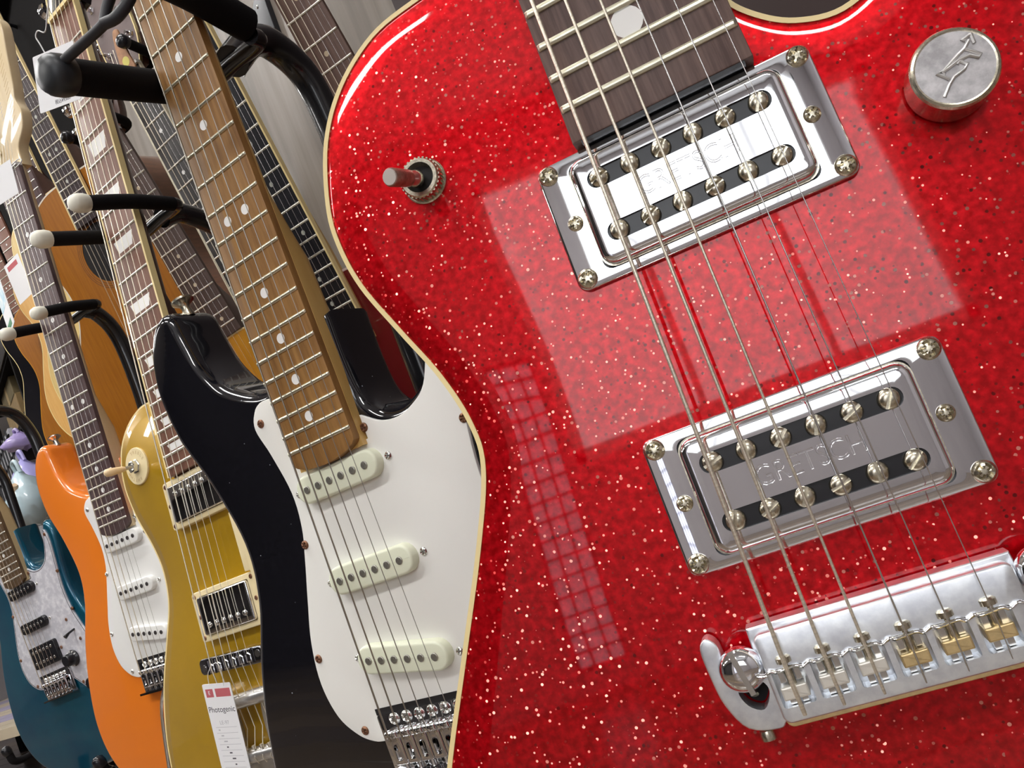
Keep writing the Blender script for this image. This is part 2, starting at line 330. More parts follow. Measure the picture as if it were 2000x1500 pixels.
def neck(g, L, w0, slope, y_end, zf, nf, fb, nk, heel_y, fretm=FRET2, bind=None, dots=True, traps=False, dot_r=3.2, round_end=False, depth=16, heel_depth=22, strings=True, saddle_z=None, spacing=10.4, gauges=(0.6, 0.5, 0.4, 0.3, 0.22, 0.18), nut_m=None, saddle_y=0, dotm=DOT, sides=None, fth=5.5, smat=(WOUND, PLAIN), first=0, dot12=11, str_end=None):
    hw = lambda y: w0/2+slope*(L-y)
    # neck shaft
    q = MB(); rings = []; ys = [y_end-2 if heel_y > y_end else y_end, heel_y-30, heel_y+25, heel_y+70, (heel_y+L)/2, L-20, L]
    for i, y in enumerate(ys):
        t = 0 if y < heel_y else min(1, (y-heel_y)/70); t = t*t*(3-2*t)
        n = 9*(1-t)+1.55*t; dep = heel_depth*(1-t)+depth*t; w = hw(y)-0.15; ring = []
        for k in range(17):
            a = math.pi*k/16; c, s_ = math.cos(a), math.sin(a)
            ring.append((w*math.copysign(abs(c)**(2/n), c), y, zf-fth-dep*abs(s_)**(2/n)))
        rings.append(ring)
    q.loft(rings); q.obj('neck', nk, g, 40)
    # fretboard
    q = MB(); we, wn = hw(y_end), hw(L)
    if round_end: ol = [(we-0.5, y_end+5)] + [(wn, L), (-wn, L), (-we+0.5, y_end+5)] + [(-we*math.cos(a), y_end+5-9*math.sin(a)) for a in [math.pi*k/12 for k in range(1, 12)]]
    else: ol = [(we, y_end), (wn, L), (-wn, L), (-we, y_end)]
    q.prism(ol, zf-fth, zf, 0.6, 0, 2); F = q.obj('fretboard', fb, g, 30)
    for n in range(max(1, first), nf+1):
        y = fd(L, n)
        if y < y_end+1: break
        inst('fret', 'fret_'+fretm.name, fret_mesh, fretm, F, (0, y, zf-0.05), 0, (2*hw(y)-(3.6 if bind else 0.8), 1, 1))
    if bind:
        for s in (-1, 1): MB().loft([[(s*(hw(y)+a), y, z) for a, z in ((-1.8, zf+0.25), (0.35, zf+0.2), (0.35, zf-fth+0.3), (-1.8, zf-fth+0.3))] for y in (y_end, L)]).obj('binding', bind, F, 30)
    if dots:
        for n in DOTS:
            if n > nf: break
            y = (fd(L, n)+fd(L, n-1))/2
            if y < y_end+3 or n <= first: continue
            for dx in ((0,) if n != 12 else (-dot12, dot12)):
                inst('inlay', 'dot%s%s' % (dot_r, dotm.name), lambda: MB().lathe([(dot_r, -0.5), (dot_r, 0.12)], n=20), dotm, F, (dx, y, zf))
    if traps:
        for n in DOTS:
            y1, y0 = fd(L, n-1), fd(L, n); a = (y1-y0)*0.22; w = hw(y0)*0.62
            MB().prism([(-w*0.72, y0+a), (w*0.72, y0+a), (w, y1-a), (-w, y1-a)], zf-0.4, zf+0.12).obj('inlay', DOT, F, 30)
    MB().box(-wn, wn, L, L+4, zf-fth, zf+3).obj('nut', nut_m or CREAMB, g, 30)
    if strings:
        sz = saddle_z if saddle_z is not None else zf+4
        for i in range(6):
            xb = (i-2.5)*spacing; xn = (i-2.5)*(w0-8)/5
            se = str_end(i) if str_end else (xb, saddle_y-3, sz-1)
            pts = [se, (xb, saddle_y, sz), (xn, L+3, zf+3.2), (xn*0.9, L+40, zf-4)]
            MB().tube(pts, gauges[i], 8).obj('string', smat[0] if i < 3 else smat[1], g, 60)
    return hw

def headstock33(g, L, zf, m, edge=None, face=None, tun=CHROME, long=150):
    """flat headstock with three tuners on each side"""
    ol = spline([(-21, L+2, 1), (21, L+2, 1), (34, L+35), (36, L+90), (38, L+long-20), (24, L+long-4), (0, L+long+4), (-24, L+long-4), (-38, L+long-20), (-36, L+90), (-34, L+35)], 4)
    tilt = Matrix.Translation((0, L, zf-4)) @ Matrix.Rotation(math.radians(-9), 4, 'X') @ Matrix.Translation((0, -L, 0))
    H = MB().prism(ol, -14, 0, 0.8, 0.8, 2).mul(tilt).obj('headstock', m, g, 30)
    if face: MB().prism(offset(ol, 1.2), -1, 0.5).mul(tilt).obj('veneer', face, H, 30)
    if edge: MB().ring(ol, 1.6, -4, 0.6).mul(tilt).obj('binding', edge, H, 30)
    for sx in (-1, 1):
        for k in range(3):
            c = Vector((sx*24, L+42+k*37, 0)); q = MB()
            q.lathe([(5.6, 0), (5.6, 1.2), (4.4, 2.4), (3.1, 2.6), (3.1, 8), (2.4, 9.5)], c, 6); q.cyl(c+Vector((0, 0, -8)), c+Vector((sx*20, 0, -8)), 2.2, n=8); q.lathe([(2, -5), (8, -4), (9, 0), (8, 4), (2, 5)], c+Vector((sx*25, 0, -8)), 12, Matrix.Rotation(math.pi/2, 4, 'Y'))
            q.mul(tilt).obj('tuner', tun, H, 30)
    return H

def strat_headstock(g, L, zf, m, writing=False):
    ol = spline([(21, L+2, 1), (23, L+25), (40, L+42), (47, L+62), (42, L+80), (46, L+98), (52, L+140), (57, L+178), (44, L+196), (18, L+190), (-8, L+165), (-24, L+130), (-29, L+60), (-26, L+20), (-21, L+2, 1)], 5)
    H = MB().prism(ol, zf-20, zf-6, 1.5, 1.5, 3).obj('headstock', m, g, 40)
    for k in range(6):
        y = L+34+k*25; x = -15+k*2.2
        q = MB(); q.lathe([(4.6, zf-6), (4.6, zf-5), (3, zf-4.6), (2.8, zf+3), (2.2, zf+3.4)], (x, y, 0), 14); q.cyl((x, y, zf-15), (x-26, y, zf-15), 2.2, n=8)
        q.lathe([(2, -7), (7, -6), (8, 0), (7, 6), (2, 7)], (x-32, y, zf-15), 12, Matrix.Rotation(math.pi/2, 4, 'Y')); q.obj('tuner', NICKEL, H, 40)
    if writing:
        for k in range(16): MB().box(-5-(k % 3)*1.2, 5+(k % 2)*2, -0.35, 0.35, 0, 0.08).mul(Matrix.Translation((30+k*0.6, L+60+k*6.2, zf-6)) @ Matrix.Rotation(math.radians(38), 4, 'Z')).obj('lettering', INKG, H, 0)
        for k in range(10): MB().box(-2.5, 2.5, -0.3, 0.3, 0, 0.08).mul(Matrix.Translation((10+k*0.7, L+70+k*5, zf-6)) @ Matrix.Rotation(math.radians(38), 4, 'Z')).obj('lettering', INKF, H, 0)
    return H

STRAT = [(-29, 256, 1), (-29, 240), (-37, 231), (-50, 231), (-66, 238), (-82, 250), (-94, 270), (-100, 292), (-104, 309), (-114, 314), (-128, 306), (-139, 288), (-144, 262), (-139, 226), (-123, 187), (-111, 141), (-117, 102), (-138, 56), (-154, 5), (-161, -50), (-150, -97), (-120, -132), (-70, -151), (0, -157), (70, -151), (122, -131), (152, -96), (164, -48), (158, 2), (140, 50), (119, 90), (109, 125), (110, 160), (117, 195), (120, 222), (112, 240), (102, 243), (95, 230), (90, 212), (82, 195), (69, 186), (55, 183), (42, 187), (33, 199), (30, 222), (30, 256, 1)]
SGUARD = [(-29, 172, 1), (-29, 221, 1), (-44, 223), (-53, 219), (-58, 208), (-52, 188), (-46, 160), (-48, 137), (-55, 117), (-65, 92), (-75, 65), (-79, 38), (-74, 15), (-62, 1), (-50, -5), (-41, -6, 1), (-41, 13, 1), (41, 13, 1), (41, -8, 1), (58, -24), (82, -50), (105, -66), (126, -58), (133, -30), (124, 12), (110, 55), (98, 95), (96, 130), (101, 165), (107, 200), (107, 220), (103, 230), (98, 224), (91, 205), (81, 187), (69, 179.5), (56, 176.5), (42, 179), (29, 187, 1), (29, 172, 1)]
SSCREW = [(-51, 210), (-50, 126), (-73, 54), (-55, 3), (29.5, 179), (103, 222), (99, 160), (100, 95), (112, 45), (124, -50), (60, -19)]
def single_coil(g, y, slope, cov, poles, zt, key, screwm, rows=1):
    P = MB().prism(rrect(0, 0, 35, 9, 8.9), 0, zt, 1.8, 0, 4).mul(Matrix.Translation((0, y, 0)) @ Matrix.Rotation(math.radians(slope), 4, 'Z')).obj('pickup', cov, g, 30)
    for i in range(6):
        x = (i-2.5)*10.1; yy = y+x*math.tan(math.radians(slope))
        inst('pole_piece', key+'pole', lambda: MB().lathe([(2.5, -1), (2.5, 0.5), (2.1, 0.8)], n=16), poles, P, (x, yy, zt))
    for s in (-1, 1): screw(P, s*39.5*math.cos(math.radians(slope)), y+s*39.5*math.sin(math.radians(slope)), 2.6, 2.6, screwm, key+'psc')
    return P
def strat_bridge(g, plate=CHROME):
    Bq = MB().prism(rrect(0, -7, 40, 18, 2), 2.2, 4.4, 0.5, 0, 2).obj('bridge', plate, g, 30)
    MB().box(-41, 41, 10.5, 14.5, 2.3, 2.7).obj('routed_gap', HOLE, Bq, 0)
    for i in range(6):
        x = (i-2.5)*10.4
        screw(Bq, x, 7.2, 4.6, 3.7, STEEL, 'piv')
        me = shared('ssad', lambda: holed(rrect(0, -9, 4.9, 10, 1), [rrect(0, -11.5, 2.2, 5.2, 2.1)], 8.0, 11.0, 0.8))
        o = link('saddle', me, CHROME, Bq, 30); o.location = (x*MM, 0, 0)
        inst('saddle_front', 'ssadf', lambda: MB().prism(rrect(0, 0, 4.9, 2.4, 1.2), 4.4, 13, 1.6, 0, 3), CHROME, Bq, (x, 0, 0))
        for s in (-1, 1): inst('height_screw', 'ssadh', lambda: MB().loft([[(r*math.cos(a), -2.5-z, 10.2+r*math.sin(a)) for a in [2*math.pi*k/12 for k in range(12)]] for r, z in ((1.4, 0), (1.4, 1.3), (0.7, 1.3), (0.7, 0.4))]), NICKEL, Bq, (x+s*2.9, 0, 0))
        inst('intonation_screw', 'ssadi', lambda: MB().cyl((0, -11, 7), (0, -24, 7), 1.3, n=8), STEEL, Bq, (x, 0, 0))
    MB().box(-40, 40, -27, -24.5, 2.2, 12).obj('rear_lip', plate, Bq, 30)
    return Bq
def strap_button(g, x, y, z, ang, m):
    M = Matrix.Translation((x, y, z)) @ Matrix.Rotation(math.radians(ang), 4, 'Z') @ Matrix.Rotation(math.radians(-90), 4, 'X')
    MB().lathe([(4, -2), (4.2, 1), (3.2, 5), (4.5, 8), (8.2, 10.5), (8.2, 12), (3, 12.6)], n=18).mul(M).obj('strap_button', m, g, 40)
def knob_tophat(g, x, y, z, m, marks):
    K = MB().lathe([(13, 0), (13.5, 2), (10.4, 4.4), (9.4, 15), (8.4, 16)], (x, y, z), 24).obj('knob', m, g, 40)
    for k in range(9): a = math.radians(30+k*30); MB().box(9.2, 12.6, -0.9, 0.9, 2.8, 5.0).mul(Matrix.Translation((x, y, z+0.1)) @ Matrix.Rotation(a, 4, 'Z')).obj('number_mark', marks, K, 0)
def strat(name, label, P, paint, guard, cover, poles, zf, fb, nk, psm, bridge=CHROME, hss=False, heel=MAPLE, dot12=11, writing=False, fretm=FRET2, dotr=3.2, gauges=(0.62, 0.52, 0.42, 0.33, 0.25, 0.2), ply=None, smat=(WOUND, PLAIN)):
    g = thing(name, label, 'guitar', P); name = paint.name
    MB().prism(spline(STRAT, 6), -45, 0, 10, 10, 6, 0.72, True).obj('body', paint, g, 50)
    me = holed(spline(SGUARD, 5), [], 0.1, 2.5, 0.5); G = link('pickguard', me, guard, g, 30)
    if ply: MB().ring(offset(spline(SGUARD, 5), 1.6), 0.9, 2.3, 2.62).obj('ply_line', ply, G, 30)
    for i, (x, y) in enumerate(SSCREW): screw(G, x, y, 2.4, 2.9, psm, name+'gs', rz=i*37)
    single_coil(g, 157.4, 0, cover, poles, 9.2, name, STEEL if psm is RUSTY else psm)
    single_coil(g, 97.4, 0, cover, poles, 9.2, name, STEEL if psm is RUSTY else psm)
    if hss:
        H = MB().prism(rrect(0, 46, 35, 18.5, 5), 0, 9, 1.5, 0, 3).obj('humbucker', cover, g, 30)
        for s in (-1, 1):
            for i in range(6): inst('pole_piece', name+'hp', lambda: MB().lathe([(2.5, -1), (2.5, 0.6), (1.9, 1)], n=14), poles if s < 0 else POLE, H, ((i-2.5)*10.1, 46+s*9.3, 9))
            screw(H, s*39.5, 46, 2.6, 2.6, psm, name+'gs')
    else: single_coil(g, 42, -8.5, cover, poles, 9.2, name, STEEL if psm is RUSTY else psm)
    strat_bridge(g, bridge)
    for x, y in ((72, 28), (98, -6), (118, -42)) if not hss else ((60, 22), (95, -25)): knob_tophat(g, x, y, 2.5, cover, DOT)
    sw = MB().tube([(86, 64, 2), (84, 61, 12), (82, 57, 19)], [1.6, 2.0, 3.4], 10).obj('switch_lever', cover, g, 40)
    for s, (x, y) in ((0, (76, 83)), (1, (92, 46))): screw(G, x, y, 2.4, 2.4, psm, name+'gs')
    strap_button(g, -108, 312, -22, 10, NICKEL if paint is not ORANGE else STEEL); strap_button(g, 0, -156, -22, 180, NICKEL)
    neck(g, 648, 42, 0.0145, 171, zf, 22, fb, nk, 268, fretm=fretm, round_end=True, dot_r=dotr, gauges=gauges, saddle_z=zf+2.2, spacing=10.4, heel_depth=20, nut_m=WHITEP, dot12=dot12, smat=smat)
    strat_headstock(g, 648, zf, nk, writing)
    return g

# ================================================================ the room
WALLC = mat('laminate_wall', (0.13, 0.105, 0.085), 0.55, col2=(0.29, 0.245, 0.205), vscale=4, stretch=(6, 6, 0.35), ramp=(0.3, 0.72), coat=0.15, crough=0.3)
WHITEW = mat('white_wall', (0.74, 0.73, 0.72), 0.85, var=0.04, vscale=3)
GREYW = mat('mauve_grey_wall', (0.44, 0.41, 0.42), 0.8, var=0.05, vscale=3)
CEIL = mat('ceiling_white', (0.80, 0.80, 0.80), 0.9, var=0.03, vscale=2)
FLOORM = mat('floor_base', (0.10, 0.075, 0.055), 0.6)
def quadbox(name, m, x0, x1, y0, y1, z0, z1): return struct(MB().box(x0, x1, y0, y1, z0, z1).obj(name, m, None, 0, 1.0))
quadbox('floor', FLOORM, -9, 4, -4.2, 6, -0.1, -0.012)
flo = bpy.data.objects['floor']
PLANKS = [mat('floor_plank_%d' % k, c, 0.28, col2=tuple(v*1.25 for v in c), vscale=5, stretch=(0.5, 8, 1), coat=0.3, crough=0.15) for k, c in enumerate([(0.13, 0.095, 0.06), (0.17, 0.125, 0.085), (0.11, 0.085, 0.07)])]
plk = {}
for i in range(46):
    for j, (xa, xb) in enumerate(((-9, -4.6), (-4.6, -0.6), (-0.6, 4))):
        k = (i*7+j*3) % 3; key = (j, k)
        if key not in plk:
            o = MB().prism(rrect((xa+xb)/2, 0, (xb-xa)/2-0.002, 0.106, 0.003, 1), -0.012, 0, 0.002, 0, 1).obj('plank', PLANKS[k], flo, 0, 1.0); plk[key] = o.data
        else: o = bpy.data.objects.new('plank', plk[key]); COL.objects.link(o); o.parent = flo
        o.location = (0, -4.1+i*0.22, 0)
quadbox('ceiling', CEIL, -9, 4, -4.2, 6, 3.0, 3.1)
# wall behind the guitars runs away to the left
wy = lambda x: 0.715-0.45*x
nW = Vector((-0.45, -1, 0)).normalized()          # faces the shop
def wall_back():
    a, b = Vector((2.6, wy(2.6), 0)), Vector((-2.75, wy(-2.75), 0)); q = MB(); k = -nW*0.1
    q.add([a, b, b+k, a+k]+[p+Vector((0, 0, 3)) for p in (a, b, b+k, a+k)], [(0, 1, 5, 4), (1, 2, 6, 5), (2, 3, 7, 6), (3, 0, 4, 7), (0, 3, 2, 1), (4, 5, 6, 7)])
    return struct(q.obj('wall_back', WALLC, None, 0, 1.0))
wall_back()
quadbox('wall_right', GREYW, 2.6, 2.7, -4.2, 2, 0, 3)
quadbox('wall_left', GREYW, -9.1, -9, -4.2, 6, 0, 3)
quadbox('wall_far', GREYW, -9, 4, 6, 6.1, 0, 3)
# front wall with the shop window and a lattice window
FY = -3.6
wf = struct(bpy.data.objects.new('wall_front', None)); COL.objects.link(wf)
def wf_part(x0, x1, z0, z1, m=None): MB().box(x0, x1, FY-0.1, FY, z0, z1).obj('wall_panel', m or GREYW, wf, 0, 1.0)
DARKW = mat('dark_reflected_wall', (0.035, 0.03, 0.03), 0.8, var=0.4, vscale=6, stretch=(4, 1, 0.3))  # unseen wall part made dark so the guitar bodies reflect darkness
WX0, WX1, WZ0, WZ1 = -0.38, 1.9, 1.05, 2.6         # shop window opening
LX0, LX1, LZ0, LZ1 = -0.72, -0.44, 0.12, 1.6     # lattice window opening
wf_part(-9, -1.3, 0, 3, DARKW); wf_part(-1.3, LX0, 0, 3); wf_part(LX0, LX1, 0, LZ0); wf_part(LX0, LX1, LZ1, 3); wf_part(LX1, WX0, 0, 3); wf_part(WX0, WX1, 0, WZ0); wf_part(WX0, WX1, WZ1, 3); wf_part(WX1, 2.6, 0, 3)
PANE = mat('daylit_pane', (0.93, 0.96, 1.0), 0.1, emit=WINDOW_POWER); PANE2 = mat('lattice_pane', (0.85, 0.86, 1.0), 0.2, emit=LATTICE_POWER)
FRAME = mat('white_frame', (0.8, 0.8, 0.8), 0.5); FRAMED = mat('dark_frame', (0.05, 0.05, 0.05), 0.5)
def window(name, x0, x1, z0, z1, nx, nz, pm, fm, bar):
    w = struct(bpy.data.objects.new(name, None)); COL.objects.link(w)
    fr = MB().box(x0, x1, FY-0.05, FY, z0, z0+bar*1.5).box(x0, x1, FY-0.05, FY, z1-bar*1.5, z1).box(x0, x0+bar*1.5, FY-0.05, FY, z0, z1).box(x1-bar*1.5, x1, FY-0.05, FY, z0, z1).obj('window_frame', fm, w, 0, 1.0)
    for i in range(1, nx): x = x0+(x1-x0)*i/nx; MB().box(x-bar/2, x+bar/2, FY-0.05, FY-0.01, z0, z1).obj('muntin', fm, w, 0, 1.0)
    for k in range(1, nz): z = z0+(z1-z0)*k/nz; MB().box(x0, x1, FY-0.05, FY-0.01, z-bar/2, z+bar/2).obj('muntin', fm, w, 0, 1.0)
    for i in range(nx):
        for k in range(nz): MB().box(x0+(x1-x0)*i/nx, x0+(x1-x0)*(i+1)/nx, FY-0.06, FY-0.045, z0+(z1-z0)*k/nz, z0+(z1-z0)*(k+1)/nz).obj('pane', pm, w, 0, 1.0)
window('window_1', WX0, WX1, WZ0, WZ1, 3, 1, PANE, FRAME, 0.04)
window('window_2', LX0, LX1, LZ0, LZ1, 3, 16, PANE2, FRAMED, 0.012)
# ceiling lamps
GLOWM = mat('lamp_diffuser', (1.0, 0.985, 0.96), 0.5, emit=LAMP_POWER)
for i, (x, y) in enumerate([(-5.2, -1.6), (-3.0, -1.6), (-0.9, -1.6), (1.3, -1.6), (-5.2, 0.7), (-3.0, 0.7), (-0.9, 0.1), (-5.2, 2.6)]):
    t = thing('ceiling_lamp', 'long white fluorescent ceiling lamp in the shop ceiling, out of view', 'lamp', Matrix.Translation((x, y, 3.0)), 'ceiling lamps')
    MB().box(-0.66, 0.66, -0.16, 0.16, -0.05, 0).obj('housing', FRAME, t, 0, 1.0)
    MB().box(-0.62, 0.62, -0.12, 0.12, -0.062, -0.05).obj('diffuser', GLOWM, t, 0, 1.0)

# ================================================================ red sparkle guitar
PR = pose([-42.0, 236.1, 1068.1], [[0.9819, 0.0016, 0.1895], [0.189, 0.069, -0.9796], [-0.0147, 0.9976, 0.0675]])
g = thing('electric_guitar', 'red sparkle single-cutaway electric guitar with two chrome pickups, largest and nearest', 'guitar', PR)
ROL = spline([(-29, 236, 1), (-45, 239), (-61, 238.5), (-79, 235), (-96, 224), (-108, 208), (-115, 187), (-116, 172), (-113, 155), (-105, 135), (-97, 116), (-92.5, 98), (-93.5, 83), (-104, 60), (-121, 29), (-139, -4), (-156, -42), (-161, -80), (-150, -118), (-118, -148), (-65, -164), (0, -168), (65, -164), (118, -148), (150, -118), (161, -80), (156, -42), (139, -4), (118, 34), (101, 66), (95, 95), (101, 122), (111, 146), (116, 168), (110, 184), (98, 190), (84, 184), (70, 174), (56, 169), (44, 172), (35, 179), (29, 188), (28, 200), (28, 236, 1)], 6)
q = MB(); rings = [[(x, y, z) for x, y in offset(ROL, d)] for d, z in ((6, -45), (2, -44), (0.4, -41), (0.4, -4), (1.2, -1.9), (3, -1.35), (5, -0.95), (8, -0.45), (11, -0.12), (14, 0))]
q.loft(rings, False); q.cap(rings[0], 0); q.cap(rings[-1], 1); q.obj('body', RED, g, 60)
MB().ring(ROL, 1.6, -6, -1.45).obj('binding', CREAMB, g, 40)
RCREAM = CREAMB
neck(g, 625, 43, 0.0147, 164.3, 6.2, 22, ROSE, MAHOG, 250, fretm=FRET, dot_r=4.9, saddle_z=14.2, saddle_y=0, spacing=10.4, gauges=(0.62, 0.5, 0.41, 0.26, 0.2, 0.15), heel_depth=12, fth=6.0, str_end=lambda i: ((i-2.5)*10.4, -9, 12.2))
hw_end = MB().box(-25.6, 25.6, 163.3, 164.5, 0.2, 5.7).obj('fretboard_end', BLACKP, g, 0)
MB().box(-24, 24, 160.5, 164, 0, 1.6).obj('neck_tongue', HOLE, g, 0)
headstock33(g, 625, 6.2, BLACKG)
def filtertron(y0, key):
    R_ = link('pickup_ring', shared('ftr', lambda: holed(rrect(0, 0, 42.8, 20.9, 3.2), [rrect(0, 0, 33.2, 17.6, 3)], 0.05, 2.4, 0.9)), CHROME, g, 30); R_.location = (0, y0*MM, 0)
    C_ = link('pickup_cover', shared('ftc', lambda: holed(rrect(0, 0, 32.6, 17.1, 4.2, 6), [rrect(0, 8.6, 28.2, 2.9, 2.85), rrect(0, -8.6, 28.2, 2.9, 2.85)], 0.1, 7.0, 2.4, 5)), CHROME, g, 40); C_.location = (0, y0*MM, 0)
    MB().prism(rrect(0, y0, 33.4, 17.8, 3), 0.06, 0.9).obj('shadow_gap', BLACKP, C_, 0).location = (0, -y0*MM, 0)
    k = MB().prism(rrect(0, 0, 30, 14, 2), 0.3, 6.1).obj('bobbin', BLACKP, C_, 30)
    MB().ring(rrect(0, 0, 33.1, 17.5, 4.4, 6), 0.7, 2.0, 3.3).obj('cover_rim', NICKEL, C_, 30)
    for r, yy in enumerate((8.6, -8.6)):
        for i in range(6): slot_pole(C_, (i-2.5)*9.8, yy, 6.6, 2.95, NICKEL, 'ftp', [25, 70, 40, 85, 15, 60][(i*5+r*3+int(y0)) % 6])
    for sx in (-1, 1):
        for sy in (-1, 1): screw(R_, sx*39.2, sy*17.4, 2.3, 3.1, NICKEL, 'fts', rz=random.uniform(0, 90))
        screw(R_, sx*36.6, 0, 2.3, 2.45, NICKEL, 'fts2', rz=random.uniform(0, 90))
    text('embossed_lettering', 'GRETSCH', 8.2, CHROME, C_, TR(0, 0.2, 7.05) @ Matrix.Diagonal((0.86, 1, 1, 1)), 0.28, outline=0.17)
filtertron(142.3, 'a'); filtertron(52.2, 'b')
# bridge
Bq = link('bridge', holed(spline([(-47, 13), (-44.5, 15.5), (-42, 13), (-41.5, 7), (-39, 4.5, 1), (-39, 4.4, 1), (-33.5, 4.4, 1), (-33, 15, 1), (36, 15, 1), (37, 4, 1), (46, 4, 1), (47, -6), (42, -12), (36, -12.5), (33, -11, 1), (-31.5, -11, 1), (-34, -12.5), (-42, -10.5), (-46, -3), (-47, 5)], 4), [spline([(-41, 0), (-37, 3.2), (-33.4, 0), (-33.2, -3), (-36, -6.5), (-39.8, -4.5)], 4)], 1.5, 7.5, 0.7), WORN, g, 18)
wins = [rrect((i-2.5)*10.4, -1.2, 4.4, 5.2, 0.8, 2) for i in range(6)]
BT = link('saddle_frame', holed(rrect(1.5, 1.6, 33.2, 12.0, 2.2), wins, 7.5, 12.4, 0.8), WORN, g, 18)
MB().prism(rrect(1.5, -0.2, 33.4, 12.9, 2.2), 1.5, 6.8, 0.3).obj('bridge_base', BRASSREFL, g, 30)  # nickel base; its golden reflection is put into the colour as brass
for i in range(6):
    x = (i-2.5)*10.4
    MB().box(x-4.4, x+4.4, -6.4, 4, 7, 7.4).obj('well_floor', HOLE, BT, 0)
    dy = [-2.6, -2.2, -1.7, -2.4, -2.1, -1.8][i]
    MB().prism(rrect(x, dy, 3.5, 1.75, 0.3, 2), 7.5, 13.4, 0.5, 0, 2).obj('saddle', PALEB if i < 3 else BRASSREFL, BT, 0)
    MB().cyl((x, dy+1, 11.2), (x, 5.6, 11.6), 1.15, n=10).obj('saddle_screw', NICKEL, BT, 40)
    MB().lathe([(2.1, 0), (2.1, 1.4), (1.5, 1.9)], (x, 5.2, 12.2), 12, Matrix.Rotation(math.radians(-90), 4, 'X')).obj('screw_head', NICKEL, BT, 40)
    MB().box(x-2.9, x-1.4, -0.2, 3.6, 9, 11).box(x+1.4, x+2.9, -0.2, 3.6, 9, 11).obj('saddle_block', STEEL, BT, 30)
    MB().box(x-2.4, x-0.8, -6.2, -4.2, 8, 10.5).box(x+0.8, x+2.4, -6.2, -4.2, 8, 10.5).obj('saddle_foot', STEEL, BT, 30)
wire = [(-31.5, 3.2, 12.9)]
for i in range(7):
    for k, (dx, dy) in enumerate(((-3.0, 0.5), (-1.2, -0.3), (1.0, 0.6), (2.6, 0))): wire.append(((i-3)*10.4+dx, 3.4+dy, 12.9))
MB().tube(path3(wire, 4), 0.55, 6).obj('retaining_wire', CHROME, BT, 60)
T = MB().lathe([(5.0, 7.4), (6.1, 8.4), (6.2, 10), (5.6, 11.4), (4.2, 12.6), (2, 13.2)], (-37.6, 5.6, 0), 28).obj('thumb_screw', CHROME, g, 40)
MB().box(-6.25, 6.25, -0.75, 0.75, 11.0, 13.45).mul(Matrix.Translation((-37.6, 5.6, 0)) @ Matrix.Rotation(math.radians(100), 4, 'Z')).obj('slot', STEEL, T, 0)
MB().cyl((-37.4, 3.2, 0), (-37.2, -2.4, 6.4), 1.2, n=10).obj('bridge_post', NICKEL, g, 40)
MB().prism(spline([(-40.5, 0), (-37, 3), (-33.8, 0), (-33.6, -3), (-36, -6), (-39.4, -4.2)], 4), 0.05, 1.55).obj('post_hole', HOLE, g, 0)
T2 = MB().lathe([(5.0, 7.4), (6.1, 8.4), (6.2, 10), (5.6, 11.4), (4.2, 12.6), (2, 13.2)], (41, 9, 0), 28).obj('thumb_screw', CHROME, g, 40)
MB().lathe([(1.9, -1.0), (2.2, 0), (2.2, 1.6), (1.2, 2)], (-38, -13.4, 5), 12, Matrix.Rotation(math.radians(90), 4, 'X')).obj('adjusting_screw', NICKEL, g, 40)
# toggle switch
sx, sy = -77.9, 177.6
T = MB().lathe([(7.6, 0), (7.6, 1.0), (7.2, 1.4), (6.6, 1.4), (6.6, 5.0), (6.2, 5.6), (5.0, 5.6), (4.6, 4.6), (4.0, 3.2)], (sx, sy, -0.2), 32).obj('toggle_switch', NICKEL, g, 30)
for k in range(30): a = 2*math.pi*k/30; MB().box(6.4, 6.95, -0.32, 0.32, 1.3, 4.8).mul(Matrix.Translation((sx, sy, 0)) @ Matrix.Rotation(a, 4, 'Z')).obj('knurl', NICKEL, T, 0)
MB().lathe([(4.5, 0), (4.5, 0.2)], (sx, sy, 3.2), 20).obj('switch_well', HOLE, T, 0)
ax = Vector((-0.22, -0.17, 1)).normalized(); c0 = Vector((sx, sy, 3))
MB().tube([c0, c0+ax*3.5, c0+ax*5.5, c0+ax*7.5, c0+ax*8.2], [1.2, 3.0, 2.6, 1.7, 1.6], 16).obj('switch_ball', STEEL, T, 50)
MB().tube([c0+ax*8, c0+ax*8.4, c0+ax*18, c0+ax*18.5], [2.3, 2.75, 2.95, 2.6], 18).obj('switch_tip', mat('worn_copper_tip', (0.42, 0.24, 0.20), 0.35, 0.8, var=0.3, vscale=500), T, 40)
MB().tube([c0+ax*18.4, c0+ax*18.9], [2.6, 2.4], 18).obj('tip_face', mat('tip_face_grey', (0.62, 0.56, 0.52), 0.5, 0.3), T, 40)
